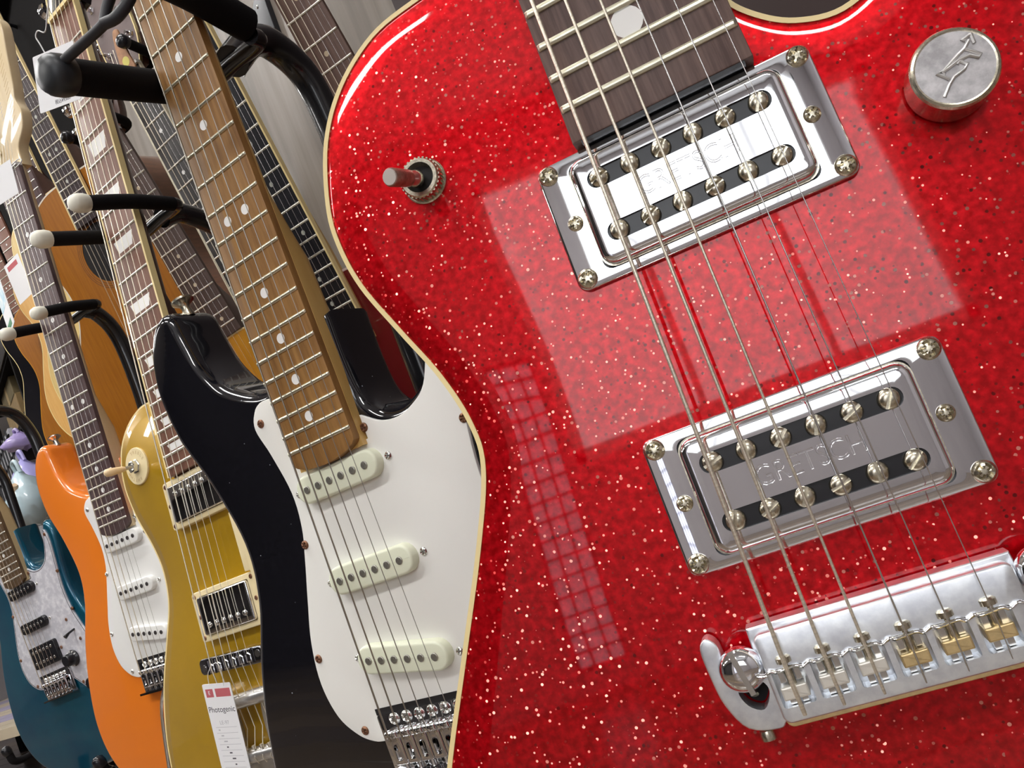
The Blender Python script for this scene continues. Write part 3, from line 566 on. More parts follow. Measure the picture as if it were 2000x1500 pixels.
# control knob with its arrow emblem
kx, ky = 70.6, 134.7
KN = mat('scuffed_knob', (0.44, 0.42, 0.42), 0.38, 0.75, var=0.25, vscale=240)
K = MB().lathe([(10.2, 1.0), (10.8, 1.6), (10.8, 9.6), (10.9, 11), (10.5, 11.7), (9.9, 12), (9.3, 11.8)], (kx, ky, 0), 40).obj('control_knob', NICKEL, g, 30)
MB().lathe([(9.6, 11), (9.6, 11.85)], (kx, ky, 0), 40).obj('knob_face', KN, K, 30)
MB().cyl((kx, ky, -0.3), (kx, ky, 2), 4.5).obj('knob_shaft', HOLE, K, 30)
GT = g.matrix_world.inverted()
def on_plane(px, py, z):
    o = GT @ CAM; d = GT.to_3x3() @ ray(px, py); k = (z*MM-o.z)/d.z; p = o+d*k; return (p.x/MM, p.y/MM, z)
for pl in ([(1895, 65), (1903, 84)], [(1894, 68), (1878, 80), (1885, 80)], [(1892, 78), (1884, 95), (1870, 108), (1842, 140), (1830, 145), (1855, 155)], [(1884, 96), (1900, 100), (1916, 106), (1912, 112), (1893, 108), (1872, 118), (1840, 142), (1846, 145)], [(1870, 126), (1874, 120), (1890, 125), (1884, 135), (1864, 150), (1855, 165), (1845, 190)]):
    MB().tube([on_plane(*p, 11.95) for p in pl], 0.5, 6).obj('emblem_line', mat('emblem_silver', (0.78, 0.77, 0.76), 0.4, 0.6), K, 60)

# ================================================================ black, orange and teal double-cutaway guitars
gb = strat('electric_guitar', 'gloss black double-cutaway electric guitar with white pickguard and golden brown fretboard', pose([-333.0, 401.2, 1025.0], [[0.9987, 0.0094, -0.0507], [-0.0508, 0.0073, -0.9987], [-0.0091, 0.9999, 0.0077]]), BLACKG, GUARD, MINT, POLE, 12.2, PAUF, MAPLE, RUSTY, fretm=FRET, dotr=3.3, dot12=8.5, smat=(mat('dull_wound', (0.45, 0.42, 0.36), 0.35, 1.0), mat('dull_plain', (0.5, 0.48, 0.45), 0.3, 1.0)))
go = strat('electric_guitar', 'bright orange double-cutaway electric guitar with white pickguard and dark fretboard', pose([-903.4, 660.3, 1083.0], [[0.9995, 0.0304, 0.0009], [0.0, 0.0307, -0.9995], [-0.0304, 0.9991, 0.0307]]), ORANGE, WHITEP, WHITEP, mat('dark_pole', (0.10, 0.09, 0.09), 0.4, 0.7), 11.4, ROSEM, MAPLEP, STEEL, bridge=mat('dark_chrome', (0.35, 0.35, 0.37), 0.12, 1.0), writing=True)
MB().tube(path3([(36, -8, 8), (37, -12, 22), (22, -28, 26), (0, -54, 20), (-20, -116, 16), (-32, -165, 14)], 6), 2.6, 10).obj('tremolo_arm', CHROME, go, 60)
gt = strat('electric_guitar', 'dark teal double-cutaway electric guitar with pearl pickguard and black pickups', pose([-1384.2, 824.9, 1100.0], [[0.9991, -0.0343, 0.0235], [0.0226, -0.026, -0.9994], [0.0349, 0.9991, -0.0252]]), TEAL, PEARL, BLACKP, STEEL, 11.3, mat('brown_rosewood', (0.10, 0.06, 0.03), 0.45, col2=(0.17, 0.11, 0.06), vscale=40, stretch=(12, 0.7, 6)), mat('natural_maple', (0.52, 0.41, 0.23), 0.4, coat=0.3, var=0.08, vscale=20), RUSTY, hss=True, ply=BLACKP)

# ================================================================ gold single-cutaway guitar
PG = pose([-573.2, 494.9, 1082.2], [[0.9957, 0.014, -0.0917], [-0.0925, 0.0856, -0.992], [-0.006, 0.9962, 0.0866]])
g = thing('electric_guitar', 'gold single-cutaway electric guitar with cream trim and block inlays', 'guitar', PG)
GOL = spline([(-28, 242, 1), (-45, 246.5), (-66, 246), (-91, 236), (-110, 217), (-118, 188), (-112, 155), (-98, 122), (-92, 95), (-97, 66), (-115, 34), (-137, -4), (-153, -48), (-157, -88), (-146, -128), (-115, -157), (-65, -172), (0, -176), (65, -172), (115, -157), (146, -128), (158, -88), (154, -48), (138, -4), (115, 34), (98, 66), (92, 95), (97, 125), (108, 152), (113, 175), (106, 192), (92, 196), (76, 188), (58, 180), (42, 182), (31, 192), (28, 206), (28, 242, 1)], 6)
q = MB(); rings = [[(x, y, z) for x, y in offset(GOL, d)] for d, z in ((5, -52), (1, -51), (0.3, -48), (0.3, -4.5), (1.8, -3.6), (5, -2.8), (9, -1.7), (12, -0.7), (14.5, 0))]
q.loft(rings, False); q.cap(rings[0], 0); q.cap(rings[-1], 1); q.obj('body', GOLDT, g, 60)
MB().ring(GOL, 1.7, -9, -3.7).obj('binding', CREAMB, g, 40)
neck(g, 628, 43, 0.0128, 168.5, 10.3, 22, ROSEL, MAHOG, 255, fretm=FRET2, bind=CREAMB, dots=False, traps=True, saddle_z=18, spacing=10.2, gauges=(0.62, 0.5, 0.42, 0.32, 0.25, 0.2), nut_m=CREAMB, fth=6, str_end=lambda i: ((i-2.5)*10.2+6, -31, 18), smat=(mat('bright_wound', (0.85, 0.78, 0.64), 0.3, 0.9), mat('pale_plain', (0.8, 0.76, 0.62), 0.3, 0.9)))
headstock33(g, 628, 10.3, BLACKG, CREAMB)
def humbucker(y0, ps):
    R_ = link('pickup_ring', shared('hbr', lambda: holed(rrect(0, 0, 44.5, 21.8, 3), [rrect(0, 0, 35.8, 17.2, 2)], -1, 6.6, 0.8)), CREAMP, g, 30); R_.location = (0, y0*MM, 0)
    C_ = link('pickup_cover', shared('hbc', lambda: holed(rrect(0, 0, 35.2, 16.6, 2.6), [], 0, 9.3, 1.2)), CHROME, g, 40); C_.location = (0, y0*MM, 0)
    for i in range(6): slot_pole(C_, (i-2.5)*10, ps*8.5, 9.2, 2.5, STEEL, 'hbp', 40+i*9)
    for sx in (-1, 1):
        for sy in (-1, 1): screw(R_, sx*40.5, sy*18, 6.4, 2.1, RUSTY, 'hbs')
        screw(R_, sx*40.2, 0, 6.4, 2.0, RUSTY, 'hbs')
humbucker(145.2, 1); humbucker(44.5, -1)
MB().prism(spline([(38, 118, 1), (47, 118, 1), (62, 108), (76, 84), (82, 50), (78, 20), (66, 10), (46.5, 10, 1), (46, 60), (45, 67, 1), (38.5, 67.5, 1)], 4), 7, 9.2, 0.4).obj('pickguard', CREAMP, g, 30)
T = MB().prism(rrect(0, 2.5, 43, 6.8, 4.5), 8, 17, 1.2, 0.5, 3).mul(Matrix.Rotation(math.radians(-2), 4, 'Z')).obj('bridge', mat('bridge_black_chrome', (0.25, 0.25, 0.27), 0.1, 1.0), g, 30)
for i in range(6): MB().prism([((i-2.5)*10.2-3.4, -2.5), ((i-2.5)*10.2+3.4, -2.5), ((i-2.5)*10.2+3.4, 3), ((i-2.5)*10.2, 5.5), ((i-2.5)*10.2-3.4, 3)], 15, 18.2, 0.8).obj('saddle', CHROME, T, 30)
for i in range(7): MB().box((i-3)*10.2-1, (i-3)*10.2+1, -3.5, 8, 15, 17.8).obj('saddle_divider', CHROME, T, 30)
for s in (-1, 1): MB().cyl((s*37, 2.5, -1), (s*37, 2.5, 17.6), 3).obj('bridge_post', STEEL, T, 40)
V = MB().tube([(-38, -32, 13), (46, -29, 13)], 6.2, 20).obj('tension_bar', mat('satin_aluminium', (0.72, 0.71, 0.70), 0.3, 0.9, var=0.08, vscale=200), g, 50)
SA = MATS['satin_aluminium']
MB().tube([(-34, -76, 14), (42, -73, 14)], 6.0, 20).obj('string_roller', SA, g, 50)
for sx in (-36, 44): MB().prism(spline([(sx-4, -24), (sx+4, -24), (sx+6, -70), (sx+4, -88), (sx-4, -88), (sx-6, -70)], 4), -1, 14, 1.5).obj('vibrato_frame', SA, g, 40)
MB().prism(spline([(-40, -84), (48, -84), (34, -130), (18, -172), (-12, -172), (-28, -130)], 4), -1, 4, 1.5).obj('vibrato_plate', SA, g, 40)
MB().prism(spline([(10, -36), (17, -40), (19, -62), (15, -74), (9, -70), (8, -52)], 4), 4, 7, 0.8).obj('hinge_plate', SA, g, 40)
for i in range(6):
    x = (i-2.5)*10.2+5; MB().tube([(x+1, -33, 14), (x+2, -54, 12), (x+3, -70, 18), (x+3.5, -76, 20.5), (x+4, -81, 18)], 0.42, 8).obj('string_tail', MATS['bright_wound'], g, 60)
    MB().lathe([(0.6, -2), (1.8, -1.5), (1.8, 1.5), (0.6, 2)], (x+3, -68, 18.3), 10, Matrix.Rotation(math.pi/2, 4, 'X')).obj('string_ball', MATS['bright_wound'], g, 40)
T = MB().lathe([(17.5, -0.2), (17.5, 1.4), (17, 1.9)], (-82, 196, 0), 40).obj('switch_plate', CREAMP, g, 30)
for k, (s_, a0) in enumerate((('TREBLE', 60), ('RHYTHM', -120))):
    for i, ch in enumerate(s_): a = math.radians(a0+(2.5-i)*17); text('lettering', ch, 4.2, INKG, T, TR(-82+13*math.cos(a), 196+13*math.sin(a), 1.95, math.degrees(a)-90), 0.04)
MB().lathe([(7, 1.6), (7, 3), (5.8, 3.2), (5.8, 7), (4.6, 7.2), (4.2, 5)], (-82, 196, 0), 6).obj('switch_nut', STEEL, T, 30)
c0 = Vector((-82, 196, 5)); ax = Vector((-0.28, -0.05, 1)).normalized()
MB().tube([c0, c0+ax*8], [2, 1.7], 12).obj('switch_stem', STEEL, T, 40)
MB().tube([c0+ax*7, c0+ax*9, c0+ax*20, c0+ax*24, c0+ax*25.5], [1.8, 2.6, 3.9, 3.6, 1.5], 16).obj('switch_tip', mat('ivory_tip', (0.93, 0.70, 0.42), 0.3), T, 50)
for x, y in ((84, 20), (112, -22), (78, -58), (106, -95)): MB().lathe([(12, 0), (12, 3), (9.5, 5), (8, 15), (7, 16)], (x, y, 0), 24).obj('knob', mat('amber_knob', (0.6, 0.35, 0.05), 0.2), g, 40)
strap_button(g, -60, 246, -26, 15, NICKEL); strap_button(g, 0, -175, -26, 180, NICKEL)

# ================================================================ wall guitars
def acoustic(name, label, P, L, top, side, nk, fb, joint, thick=95, w0=43, slope=0.0185, zf=8, nf=20, fbend=None, hole=True, bind=CREAMB, nbind=None, wide=1.0, hs=None, edge=None, dotm=DOT, dot_r=2.8, gauges=(0.55, 0.45, 0.38, 0.32, 0.22, 0.18), dot12=9, group='guitars hanging on the wall', face=None, strings=True, lens=1.0, htun=CHROME, tail=None, ndepth=14):
    g = thing(name, label, 'guitar', P, group); J = joint; k = lens
    def Y(y): return y*(J/285.0) if y > 0 else y*k
    ol = [(x*wide, Y(y), *r) for x, y, *r in [(0, 285), (30, 285), (75, 281), (118, 262), (140, 222), (138, 180), (124, 140), (119, 108), (128, 70), (160, 20), (188, -30), (196, -75), (185, -125), (150, -170), (90, -197), (0, -205)]]
    ol = ol+[(-p[0], *p[1:]) for p in reversed(ol[1:-1])]; ol = spline(ol, 5)
    MB().prism(ol, -thick, -0.6, 0, 4, 3).obj('body', side, g, 40)
    hc = (0, Y(150)); T = link('soundboard', holed(offset(ol, 0.4), [circle(*hc, 50, 32)] if hole else [], -0.7, 0.0), top, g, 30)
    if hole:
        MB().lathe([(49.8, -0.69), (49.8, -0.5)], (hc[0], hc[1], 0), 32).obj('sound_hole', HOLE, T, 0)
        for rr in (54, 58, 61.5): MB().ring(circle(*hc, rr, 40), 1.1, 0, 0.12).obj('rosette', SIDEW, T, 0)
        MB().prism(spline([(-50, -10), (-30, 8), (0, 9), (40, 8), (70, -10), (66, -20), (0, -16), (-48, -20)], 4), 0, 8, 1.5).obj('bridge', MAHOG, g, 40)
    else:
        for yy in (40,): MB().prism(rrect(0, yy, 36, 17, 3), 0, 7, 1).obj('pickup', CHROME, g, 30)
        MB().prism(rrect(0, 0, 42, 6, 5), 0, 9, 1).obj('bridge', CHROME, g, 30)
    if bind: MB().ring(ol, 2.4, -5, 0.25).obj('binding', bind, g, 40)
    neck(g, L, w0, slope, fbend if fbend else Y(202), zf, nf, fb, nk, J+2, fretm=FRET2, bind=nbind, dot_r=dot_r, gauges=gauges, saddle_z=11, dot12=dot12, dotm=dotm, depth=ndepth, heel_depth=min(thick-10, 55) if ndepth > 10 else ndepth, strings=strings, nut_m=WHITEP, smat=(WOUND, PLAIN))
    headstock33(g, L, zf, hs or nk, edge, face, htun)
    return g
RA = [[0.978, -0.0823, 0.1916], [0.1773, -0.1556, -0.9718], [0.1098, 0.9844, -0.1376]]
gA = acoustic('acoustic_guitar', 'honey coloured guitar with brown dotted neck behind the black guitar horn', pose([-782, 892, 1176], RA), 610, HONEY, SIDEW, MAHOG, mat('far_rosewood', (0.075, 0.045, 0.036), 0.5, col2=(0.11, 0.068, 0.055), vscale=40, stretch=(12, 0.7, 6)), 289, thick=66, zf=3.5, slope=0.0195, fbend=289, wide=0.72, lens=0.9, dotm=mat('tan_dot', (0.62, 0.50, 0.34), 0.4), hole=False)
gB = acoustic('electric_guitar', 'dark brown guitar with black fretboard behind the golden brown neck', pose([-662.6, 829.4, 1158.0], [[0.9971, -0.0765, 0.0005], [-0.0084, -0.1158, -0.9932], [0.076, 0.9903, -0.1161]], 1.0234), 655, MAHOG, MAHOG, MAHOG, mat('black_rosewood', (0.022, 0.018, 0.018), 0.4, col2=(0.04, 0.034, 0.032), vscale=40, stretch=(12, 0.7, 6)), 225, thick=38, zf=8, hole=False, wide=0.7, lens=0.75, hs=MAHOG, edge=CREAMB, face=mat('mauve_veneer', (0.17, 0.125, 0.12), 0.4, var=0.1, vscale=30), nbind=mat('thin_cream', (0.66, 0.60, 0.45), 0.4))
gC = acoustic('electric_guitar', 'dark cherry guitar with cream bound black fretboard beside the red sparkle guitar', pose([-540.5, 793.1, 1150.2], [[0.9937, 0.0185, -0.1101], [-0.1041, -0.2039, -0.9735], [-0.0405, 0.9788, -0.2007]], 0.953), 610, CHERRY, CHERRY, MAPLE, EBONY, 262, thick=38, slope=0.0175, zf=8, w0=41, hole=False, nbind=CREAMB, bind=mat('pinkish_binding', (0.75, 0.6, 0.58), 0.4), wide=0.9, lens=0.75, dotm=mat('grey_dot', (0.55, 0.56, 0.5), 0.4), dot_r=2.6, hs=BLACKG, ndepth=6)
gD = acoustic('electric_guitar', 'brown guitar neck with plain rosewood fretboard at the top against the wall', pose([-379.9, 790.2, 1116.4], [[0.9962, -0.0239, 0.0832], [0.0761, -0.2164, -0.9733], [0.0413, 0.976, -0.2138]], 1.0234), 655, MAHOG, MAHOG, MAHOG, mat('warm_rosewood', (0.11, 0.06, 0.045), 0.5, col2=(0.17, 0.095, 0.07), vscale=40, stretch=(12, 0.7, 6)), 292, thick=38, zf=8, hole=False, wide=0.8, lens=0.7, dotm=MATS['tan_dot'])
RE = [[0.9991, 0.0221, 0.0366], [0.0395, -0.1528, -0.9875], [-0.0162, 0.988, -0.1536]]
gE = acoustic('acoustic_guitar', 'amber acoustic guitar with round sound hole between the orange and gold necks', pose([-1081.2, 960.0, 1581.6], RE), 640, AMBER, SIDEW, MAHOG, mat('grey_rosewood', (0.055, 0.04, 0.042), 0.45, col2=(0.085, 0.065, 0.068), vscale=40, stretch=(12, 0.7, 6)), 286, zf=8, nbind=CREAMB, bind=mat('pale_binding', (0.80, 0.74, 0.62), 0.4), dot_r=3.0, dotm=MATS['grey_dot'])
RH = [[1, 0, 0], [0, -0.1, -0.995], [0, 0.995, -0.1]]
def placed(px, py, y, loc):      # pose whose local point loc lies on the pixel's ray, at world depth y
    P_ = at_y(px, py, y); R = Matrix(RH); o = P_-R @ (Vector(loc)*MM); return Matrix.Translation(o) @ R.to_4x4()
gJ = acoustic('acoustic_guitar', 'pale blond acoustic guitar peeking out left of the orange neck', placed(36, 520, 1.13, (-138, 200, 0)), 640, BLOND, SIDEW, MAHOG, ROSEM, 285, strings=False, thick=80)
gK = acoustic('acoustic_guitar', 'peach coloured acoustic guitar just behind the pale blond one', placed(34, 590, 1.30, (-139, 205, 0)), 640, PEACH, SIDEW, MAHOG, ROSEM, 285, strings=False, thick=80)
gH = acoustic('acoustic_guitar', 'amber brown acoustic guitar with yellow edge left of the orange guitar', placed(70, 730, 1.43, (-119, 108, 0)), 640, AMBER, SIDEW, MAHOG, ROSEL, 285, strings=False, bind=HONEY, thick=80)
gI = acoustic('acoustic_guitar', 'black acoustic guitar with cream edge at the far left', placed(38, 722, 1.56, (-119, 108, 0)), 640, BLACKG, BLACKG, MAHOG, ROSEL, 285, strings=False)
gF = acoustic('acoustic_guitar', 'black guitar with cream bound neck showing between orange and amber guitar necks', placed(93, 372, 1.235, (26, 300, 8)), 640, BLACKG, BLACKG, MAHOG, ROSEM, 285, strings=False, nbind=CREAMB, thick=36, wide=0.8, lens=0.8, hole=False)

# wall hangers carrying them
def hanger(P, L, zf, label, up=0.0):
    n = P @ Vector((0, (L+8)*MM, (zf-24)*MM)); back = n+Vector((0, 1, 0))*0.2
    # wall point straight behind
    k = (wy(n.x)-n.y); h = thing('wall_hanger', label, 'hanger', Matrix.Translation((n.x, n.y+k, n.z+up)), 'guitar wall hangers')
    q = lambda *p: Vector(p)
    MB().prism(rrect(0, 0, 28, 42, 6), 0, 6, 1).mul(Matrix.Rotation(math.atan(0.45), 4, 'Z').inverted() @ Matrix.Rotation(math.radians(90), 4, 'X')).obj('wall_plate', BLACKP, h, 30)
    D = -up/MM; MB().tube(path3([(0, 0, 0), (0, -k/MM*0.3, D*0.04), (0, -k/MM*0.9, D*0.6), (0, -k/MM, D)], 6) if up else [(0, 0, 0), (0, -k/MM, 0)], 5, 12).obj('rod', TUBE, h, 40)
    for s in (-1, 1):
        Y0 = -k/MM
        MB().tube(path3([(0, Y0, D), (s*22, Y0+2, D), (s*33, Y0-10, D), (s*35, Y0-48, D+4)], 6), 6.5, 12).obj('prong', RUBBER, h, 50)
        MB().lathe([(7.5, -4), (9, 0), (8.6, 6), (5, 9)], (s*35, Y0-48, D+4), 14, Matrix.Rotation(math.radians(90), 4, 'X')).obj('end_cap', BLACKP, h, 50)
for G_, L, who in ((gA, 610, 'honey coloured guitar'), (gB, 655, 'dark brown guitar'), (gC, 610, 'dark cherry guitar'), (gD, 655, 'plain rosewood neck'), (gE, 640, 'amber sound hole guitar'), (gJ, 640, 'pale blond guitar'), (gK, 640, 'peach guitar'), (gH, 640, 'amber brown guitar'), (gI, 640, 'black acoustic guitar'), (gF, 640, 'black cream bound guitar')):
    bpy.context.view_layer.update(); hanger(G_.matrix_world, L, 8, 'black wall hanger holding the headstock of the '+who, 0.3)

# ================================================================ guitar stands
def stand(P, label, yh, tip, pad_r, capm, arch, low=-163, lock=False, guitar=True):
    s = thing('guitar_stand', label, 'guitar stand', P, 'black guitar stands')
    Rl = P.to_3x3(); fl = -(P.translation.z)          # world drop to the floor
    y_floor = -P.translation.z/MM/ max(0.5, Rl.col[1].z)
    az = arch[-1][2]
    MB().tube(path3(arch+[(0, 200, az), (0, low-5, az)], 8), 11.5 if lock else 10, 14).obj('neck_arch', TUBE, s, 60)
    MB().tube([(0, low-5, az), (0, low-60, az)], 10, 14).obj('shaft', TUBE, s, 60)
    MB().tube(path3([(-33, yh+2, -22), (-28, yh+4, -34), (0, yh+6, -36), (28, yh+4, -34), (33, yh+2, -22)], 5), 6, 12).obj('yoke', TUBE, s, 60)
    for sx in (-1, 1):
        p0, p1 = Vector((sx*33, yh+2+(8 if lock and sx > 0 else 0), -22 if lock and sx > 0 else -26)), Vector((sx*33.5, yh-11+(35 if lock and sx > 0 else 0), tip))
        MB().tube(path3([p0, p0.lerp(p1, 0.5)+Vector((sx*2, 1, 0)), p1], 6), pad_r, 16).obj('padded_prong', RUBBER, s, 60)
        d = (p1-p0).normalized(); MB().tube([p1-d*2, p1+d*2, p1+d*8, p1+d*12, p1+d*13.5], [pad_r+0.8, pad_r+1.6, pad_r+1.4, pad_r-0.4, pad_r*0.4], 18).obj('end_cap', capm, s, 60)
    MB().tube([(-70, low-5, az), (70, low-5, az)], 7, 12).obj('cross_bar', TUBE, s, 60)
    for sx in (-1, 1):
        MB().tube(path3([(sx*68, low-5, az), (sx*66, low-10, -40), (sx*60, low-8, 14), (sx*60, low+14, 24)], 6), 7.5, 12).obj('body_support', RUBBER, s, 60)
        MB().tube([(sx*60, low+12, 23.5), (sx*60, low+18, 25.5), (sx*60, low+26, 28), (sx*60, low+30, 29)], [8.5, 10, 9, 4], 14).obj('support_tip', BLACKP, s, 60)
    for a in (90, 210, 330):
        ca, sa = math.cos(math.radians(a)), math.sin(math.radians(a)); e = Vector((ca*230, 0, az-sa*230))
        Wd = P.inverted() @ (P @ (Vector((e.x, low-60, e.z))*MM)*1.0); tipw = P @ (Vector((e.x, low-60, e.z))*MM); tipw.z = 0.012; tl = (P.inverted() @ tipw)/MM
        MB().tube([(0, low-55, az), tl], 7, 12).obj('leg', TUBE, s, 60)
        MB().lathe([(6, 9), (12, 8), (13, 0), (12, -10), (6, -11)], tl, 14, Matrix.Rotation(math.radians(90), 4, 'X')).obj('rubber_foot', RUBBER, s, 50)
    if lock:
        DRB = mat('dark_rubber', (0.025, 0.025, 0.03), 0.5)
        MB().tube(path3([(-33, yh-9, tip+6), (-20, yh-9, tip+6), (8, yh-9, tip+4), (17, yh-9, tip+4)], 5), 3.0, 10).obj('lock_bar', DRB, s, 60)
        MB().tube(path3([(16, yh-9, tip+4), (20, yh-1, tip+2), (28, yh+8, tip), (34, yh+22, tip)], 5), 3.0, 10).obj('lock_bar', DRB, s, 60)
        MB().tube(path3([(16, yh-9, tip+4), (26, yh-10, tip+2), (36, yh, tip-4), (40, yh+18, tip-8)], 5), 3.4, 10).obj('lock_bar', DRB, s, 60)
    return s
bpy.context.view_layer.update()
stand(gb.matrix_world.copy(), 'black guitar stand with fat foam prongs around the golden brown neck', 448, 72, 11, mat('dark_cap', (0.022, 0.025, 0.03), 0.4), [(0, 455, -36), (0, 478, -62), (0, 482, -84), (0, 464, -110), (0, 425, -119), (0, 360, -119)], lock=True)
bpy.context.view_layer.update()
stand(PG.copy(), 'black guitar stand with ivory caps around the gold guitar neck', 410, 60, 6.6, WHITECAP, [(0, 416, -36), (0, 424, -58), (0, 418, -88), (0, 402, -122), (0, 372, -150), (0, 310, -160)], low=-182)
stand(go.matrix_world.copy(), 'black guitar stand with ivory caps around the orange guitar neck', 452, 46, 6.6, WHITECAP, [(0, 460, -36), (0, 455, -52), (0, 436, -68), (0, 406, -77), (0, 354, -82), (0, 300, -83)])
stand(gt.matrix_world.copy(), 'black guitar stand behind the teal guitar', 452, 50, 6.6, WHITECAP, [(0, 462, -36), (0, 474, -70), (0, 460, -100), (0, 420, -115), (0, 370, -116), (0, 300, -116)])
stand(PR.copy(), 'black guitar stand carrying the red sparkle guitar, outside the frame', 452, 50, 6.6, WHITECAP, [(0, 462, -36), (0, 474, -70), (0, 460, -90), (0, 420, -95), (0, 370, -97), (0, 300, -97)], low=-176)
PX = Matrix.Translation((-1.86, 1.02, 0.60)) @ Matrix(RH).to_4x4()
PX = Matrix.Translation((-1.86, 1.02, 0.60)) @ Matrix(((1, 0, 0), (0, 0, -1), (0, 1, 0))).to_4x4()
stand(PX, 'empty black guitar stand at the far left bottom with rubber tipped supports', 452, 50, 6.6, WHITECAP, [(0, 462, -36), (0, 474, -70), (0, 460, -100), (0, 420, -115), (0, 370, -116), (0, 300, -116)])

# ================================================================ price tags
def card(name, label, M, w, h, th=0.4, cat='tag', m=PAPER):
    t = thing(name, label, cat, M); MB().prism(rrect(0, 0, w/2, h/2, 1.2, 2), -th/2, th/2).obj('card', m, t, 0); return t
def card_pose(c, x, y):          # centre, right and up directions in world
    x = x.normalized(); z = x.cross(y).normalized(); y = z.cross(x)
    return Matrix(((x.x, y.x, z.x, c.x), (x.y, y.y, z.y, c.y), (x.z, y.z, z.z, c.z), (0, 0, 0, 1)))
def card_px(quad, y):            # corners TL TR BR BL as pixels, at depth y
    a, b, c, d = [at_y(*p, y) for p in quad]; w = ((b-a).length+(c-d).length)/2; h = ((a-d).length+(b-c).length)/2
    return card_pose((a+b+c+d)/4, (b-a)+(c-d), (a-d)+(b-c)), w/MM, h/MM
M_, w, h = card_px([(58, 117), (130, 87), (172, 185), (85, 218)], 0.47)
t = card('price_tag', 'white price tag with handwriting hanging by the gold guitar headstock', M_, w, h)
text('handwriting', 'トレジャー', 6.5, INK, t, TR(-w*0.22, h*0.22, 0.25, 4), 0.03)
for k, s_ in enumerate(('-- -', '---  ---', '---------')): text('handwriting', s_, 4.0, INKF, t, TR(-w*0.1, h*(0.02-0.13*k), 0.25), 0.03)
text('handwriting', '¥8,800', 4.2, INK, t, TR(w*0.12, -h*0.30, 0.25), 0.03); text('handwriting', '税込¥9,680', 4.2, INK, t, TR(w*0.08, -h*0.41, 0.25), 0.03)
iv = M_.inverted()
MB().tube(path3([(iv @ at_y(*p, 0.472))/MM for p in ((88, 104), (78, 86), (70, 72), (74, 60), (88, 62), (92, 30), (96, -8))], 5), 0.55, 8).obj('thread', THREAD, t, 60)
M_, w, h = card_px([(390, 1328), (446, 1343), (503, 1540), (452, 1560)], 0.468)
t = card('price_tag', 'long white price tag with red bands hanging from the gold guitar bridge', M_, w, h, 0.5)
MB().box(-w*0.42, -w*0.16, h*0.38, h*0.455, 0.24, 0.3).obj('red_band', INKR, t, 0); MB().box(-w*0.08, w*0.44, h*0.38, h*0.455, 0.24, 0.3).obj('red_band', INKR, t, 0)
text('lettering', 'E', 4.6, PAPER, t, TR(-w*0.30, h*0.418, 0.32), 0.02)
text('lettering', 'Photogenic', 6.8, INK, t, TR(0, h*0.265, 0.27), 0.03)
text('handwriting', 'LE-97', 4.6, INKF, t, TR(-w*0.02, h*0.145, 0.27), 0.03)
for k in range(9): MB().box(-w*0.36, w*0.38, h*(0.105-0.052*k)-0.16, h*(0.105-0.052*k)+0.16, 0.24, 0.28).obj('ruled_line', INKF, t, 0)
for k in range(7): MB().box(-w*(0.28-0.05*k), -w*(0.28-0.05*k)+2+k % 3, h*(0.08-0.052*k)-0.5, h*(0.08-0.052*k)+0.6, 0.24, 0.28).obj('handwriting', INKF if k < 3 else INK, t, 0)
iv = M_.inverted()
for pl in (((408, 1336), (406, 1318), (412, 1302), (421, 1294)), ((437, 1340), (434, 1318), (428, 1300), (421, 1294))): MB().tube(path3([(iv @ at_y(*p, 0.466))/MM for p in pl], 5), 0.3, 6).obj('thread', THREAD, t, 60)
M_, w, h = card_px([(-32, 340), (14, 326), (42, 362), (2, 404)], 0.585)
t = card('price_tag', 'blank white price tag at the nut of the orange guitar', M_, w, h)
MB().tube(path3([((M_.inverted()) @ at_y(*p, 0.588))/MM for p in ((12, 345), (26, 332), (40, 318), (42, 312), (34, 312), (14, 332))], 5), 0.6, 8).obj('thread', THREAD, t, 60)
M_, w, h = card_px([(9, 517), (38, 494), (62, 570), (38, 600)], 0.98)
t = card('price_tag', 'white price tag with a red stripe behind the orange neck', M_, w, h)
MB().box(-w*0.35, w*0.3, h*0.3, h*0.42, 0.25, 0.32).obj('red_band', INKR, t, 0)
# tan strap end with a yellow sticker, before the brown headstock
SB = gB.matrix_world.copy(); SBI = SB.inverted()
def on_B(px, py, z):
    o = SBI @ CAM; d = SBI.to_3x3() @ ray(px, py); k = (z*MM-o.z)/d.z; p = o+d*k; return (p.x/MM, p.y/MM)
zz = 26
t = thing('strap_end', 'tan leather strap end with hole and yellow sticker at the brown headstock', 'strap', SB @ Matrix.Translation((0, 0, zz*MM)))
o = link('strap', holed(spline([(*on_B(p[0], p[1], zz), *p[2:]) for p in ((220, 64), (227, 57), (233, 66), (249, 100), (264, 128), (262, 140, 1), (238, 140, 1), (232, 118), (224, 90))], 5), [circle(*on_B(229, 76, zz), 1.6, 10)], -2, 0.6, 0.5), mat('tan_leather', (0.50, 0.27, 0.15), 0.6, var=0.1, vscale=200), t, 30)
x, y = on_B(247, 120, zz); MB().lathe([(6, 0.6), (6, 0.9)], (x, y, 0), 20).obj('sticker', mat('yellow_sticker', (0.80, 0.72, 0.20), 0.6), t, 0)

# ================================================================ things at the back
WB = Matrix(((math.cos(math.atan(.45)), 0, nW.x, 0), (-math.sin(math.atan(.45)), 0, nW.y, 0), (0, 1, 0, 0), (0, 0, 0, 1)))
def on_wall(px, py, off=0.0):
    d = ray(px, py); k = (0.715+off/nW.y*0-0.0)/(d.y+0.45*d.x); return CAM+d*k
def wall_pose(px, py): p = on_wall(px, py); M = WB.copy(); M.translation = p; return M
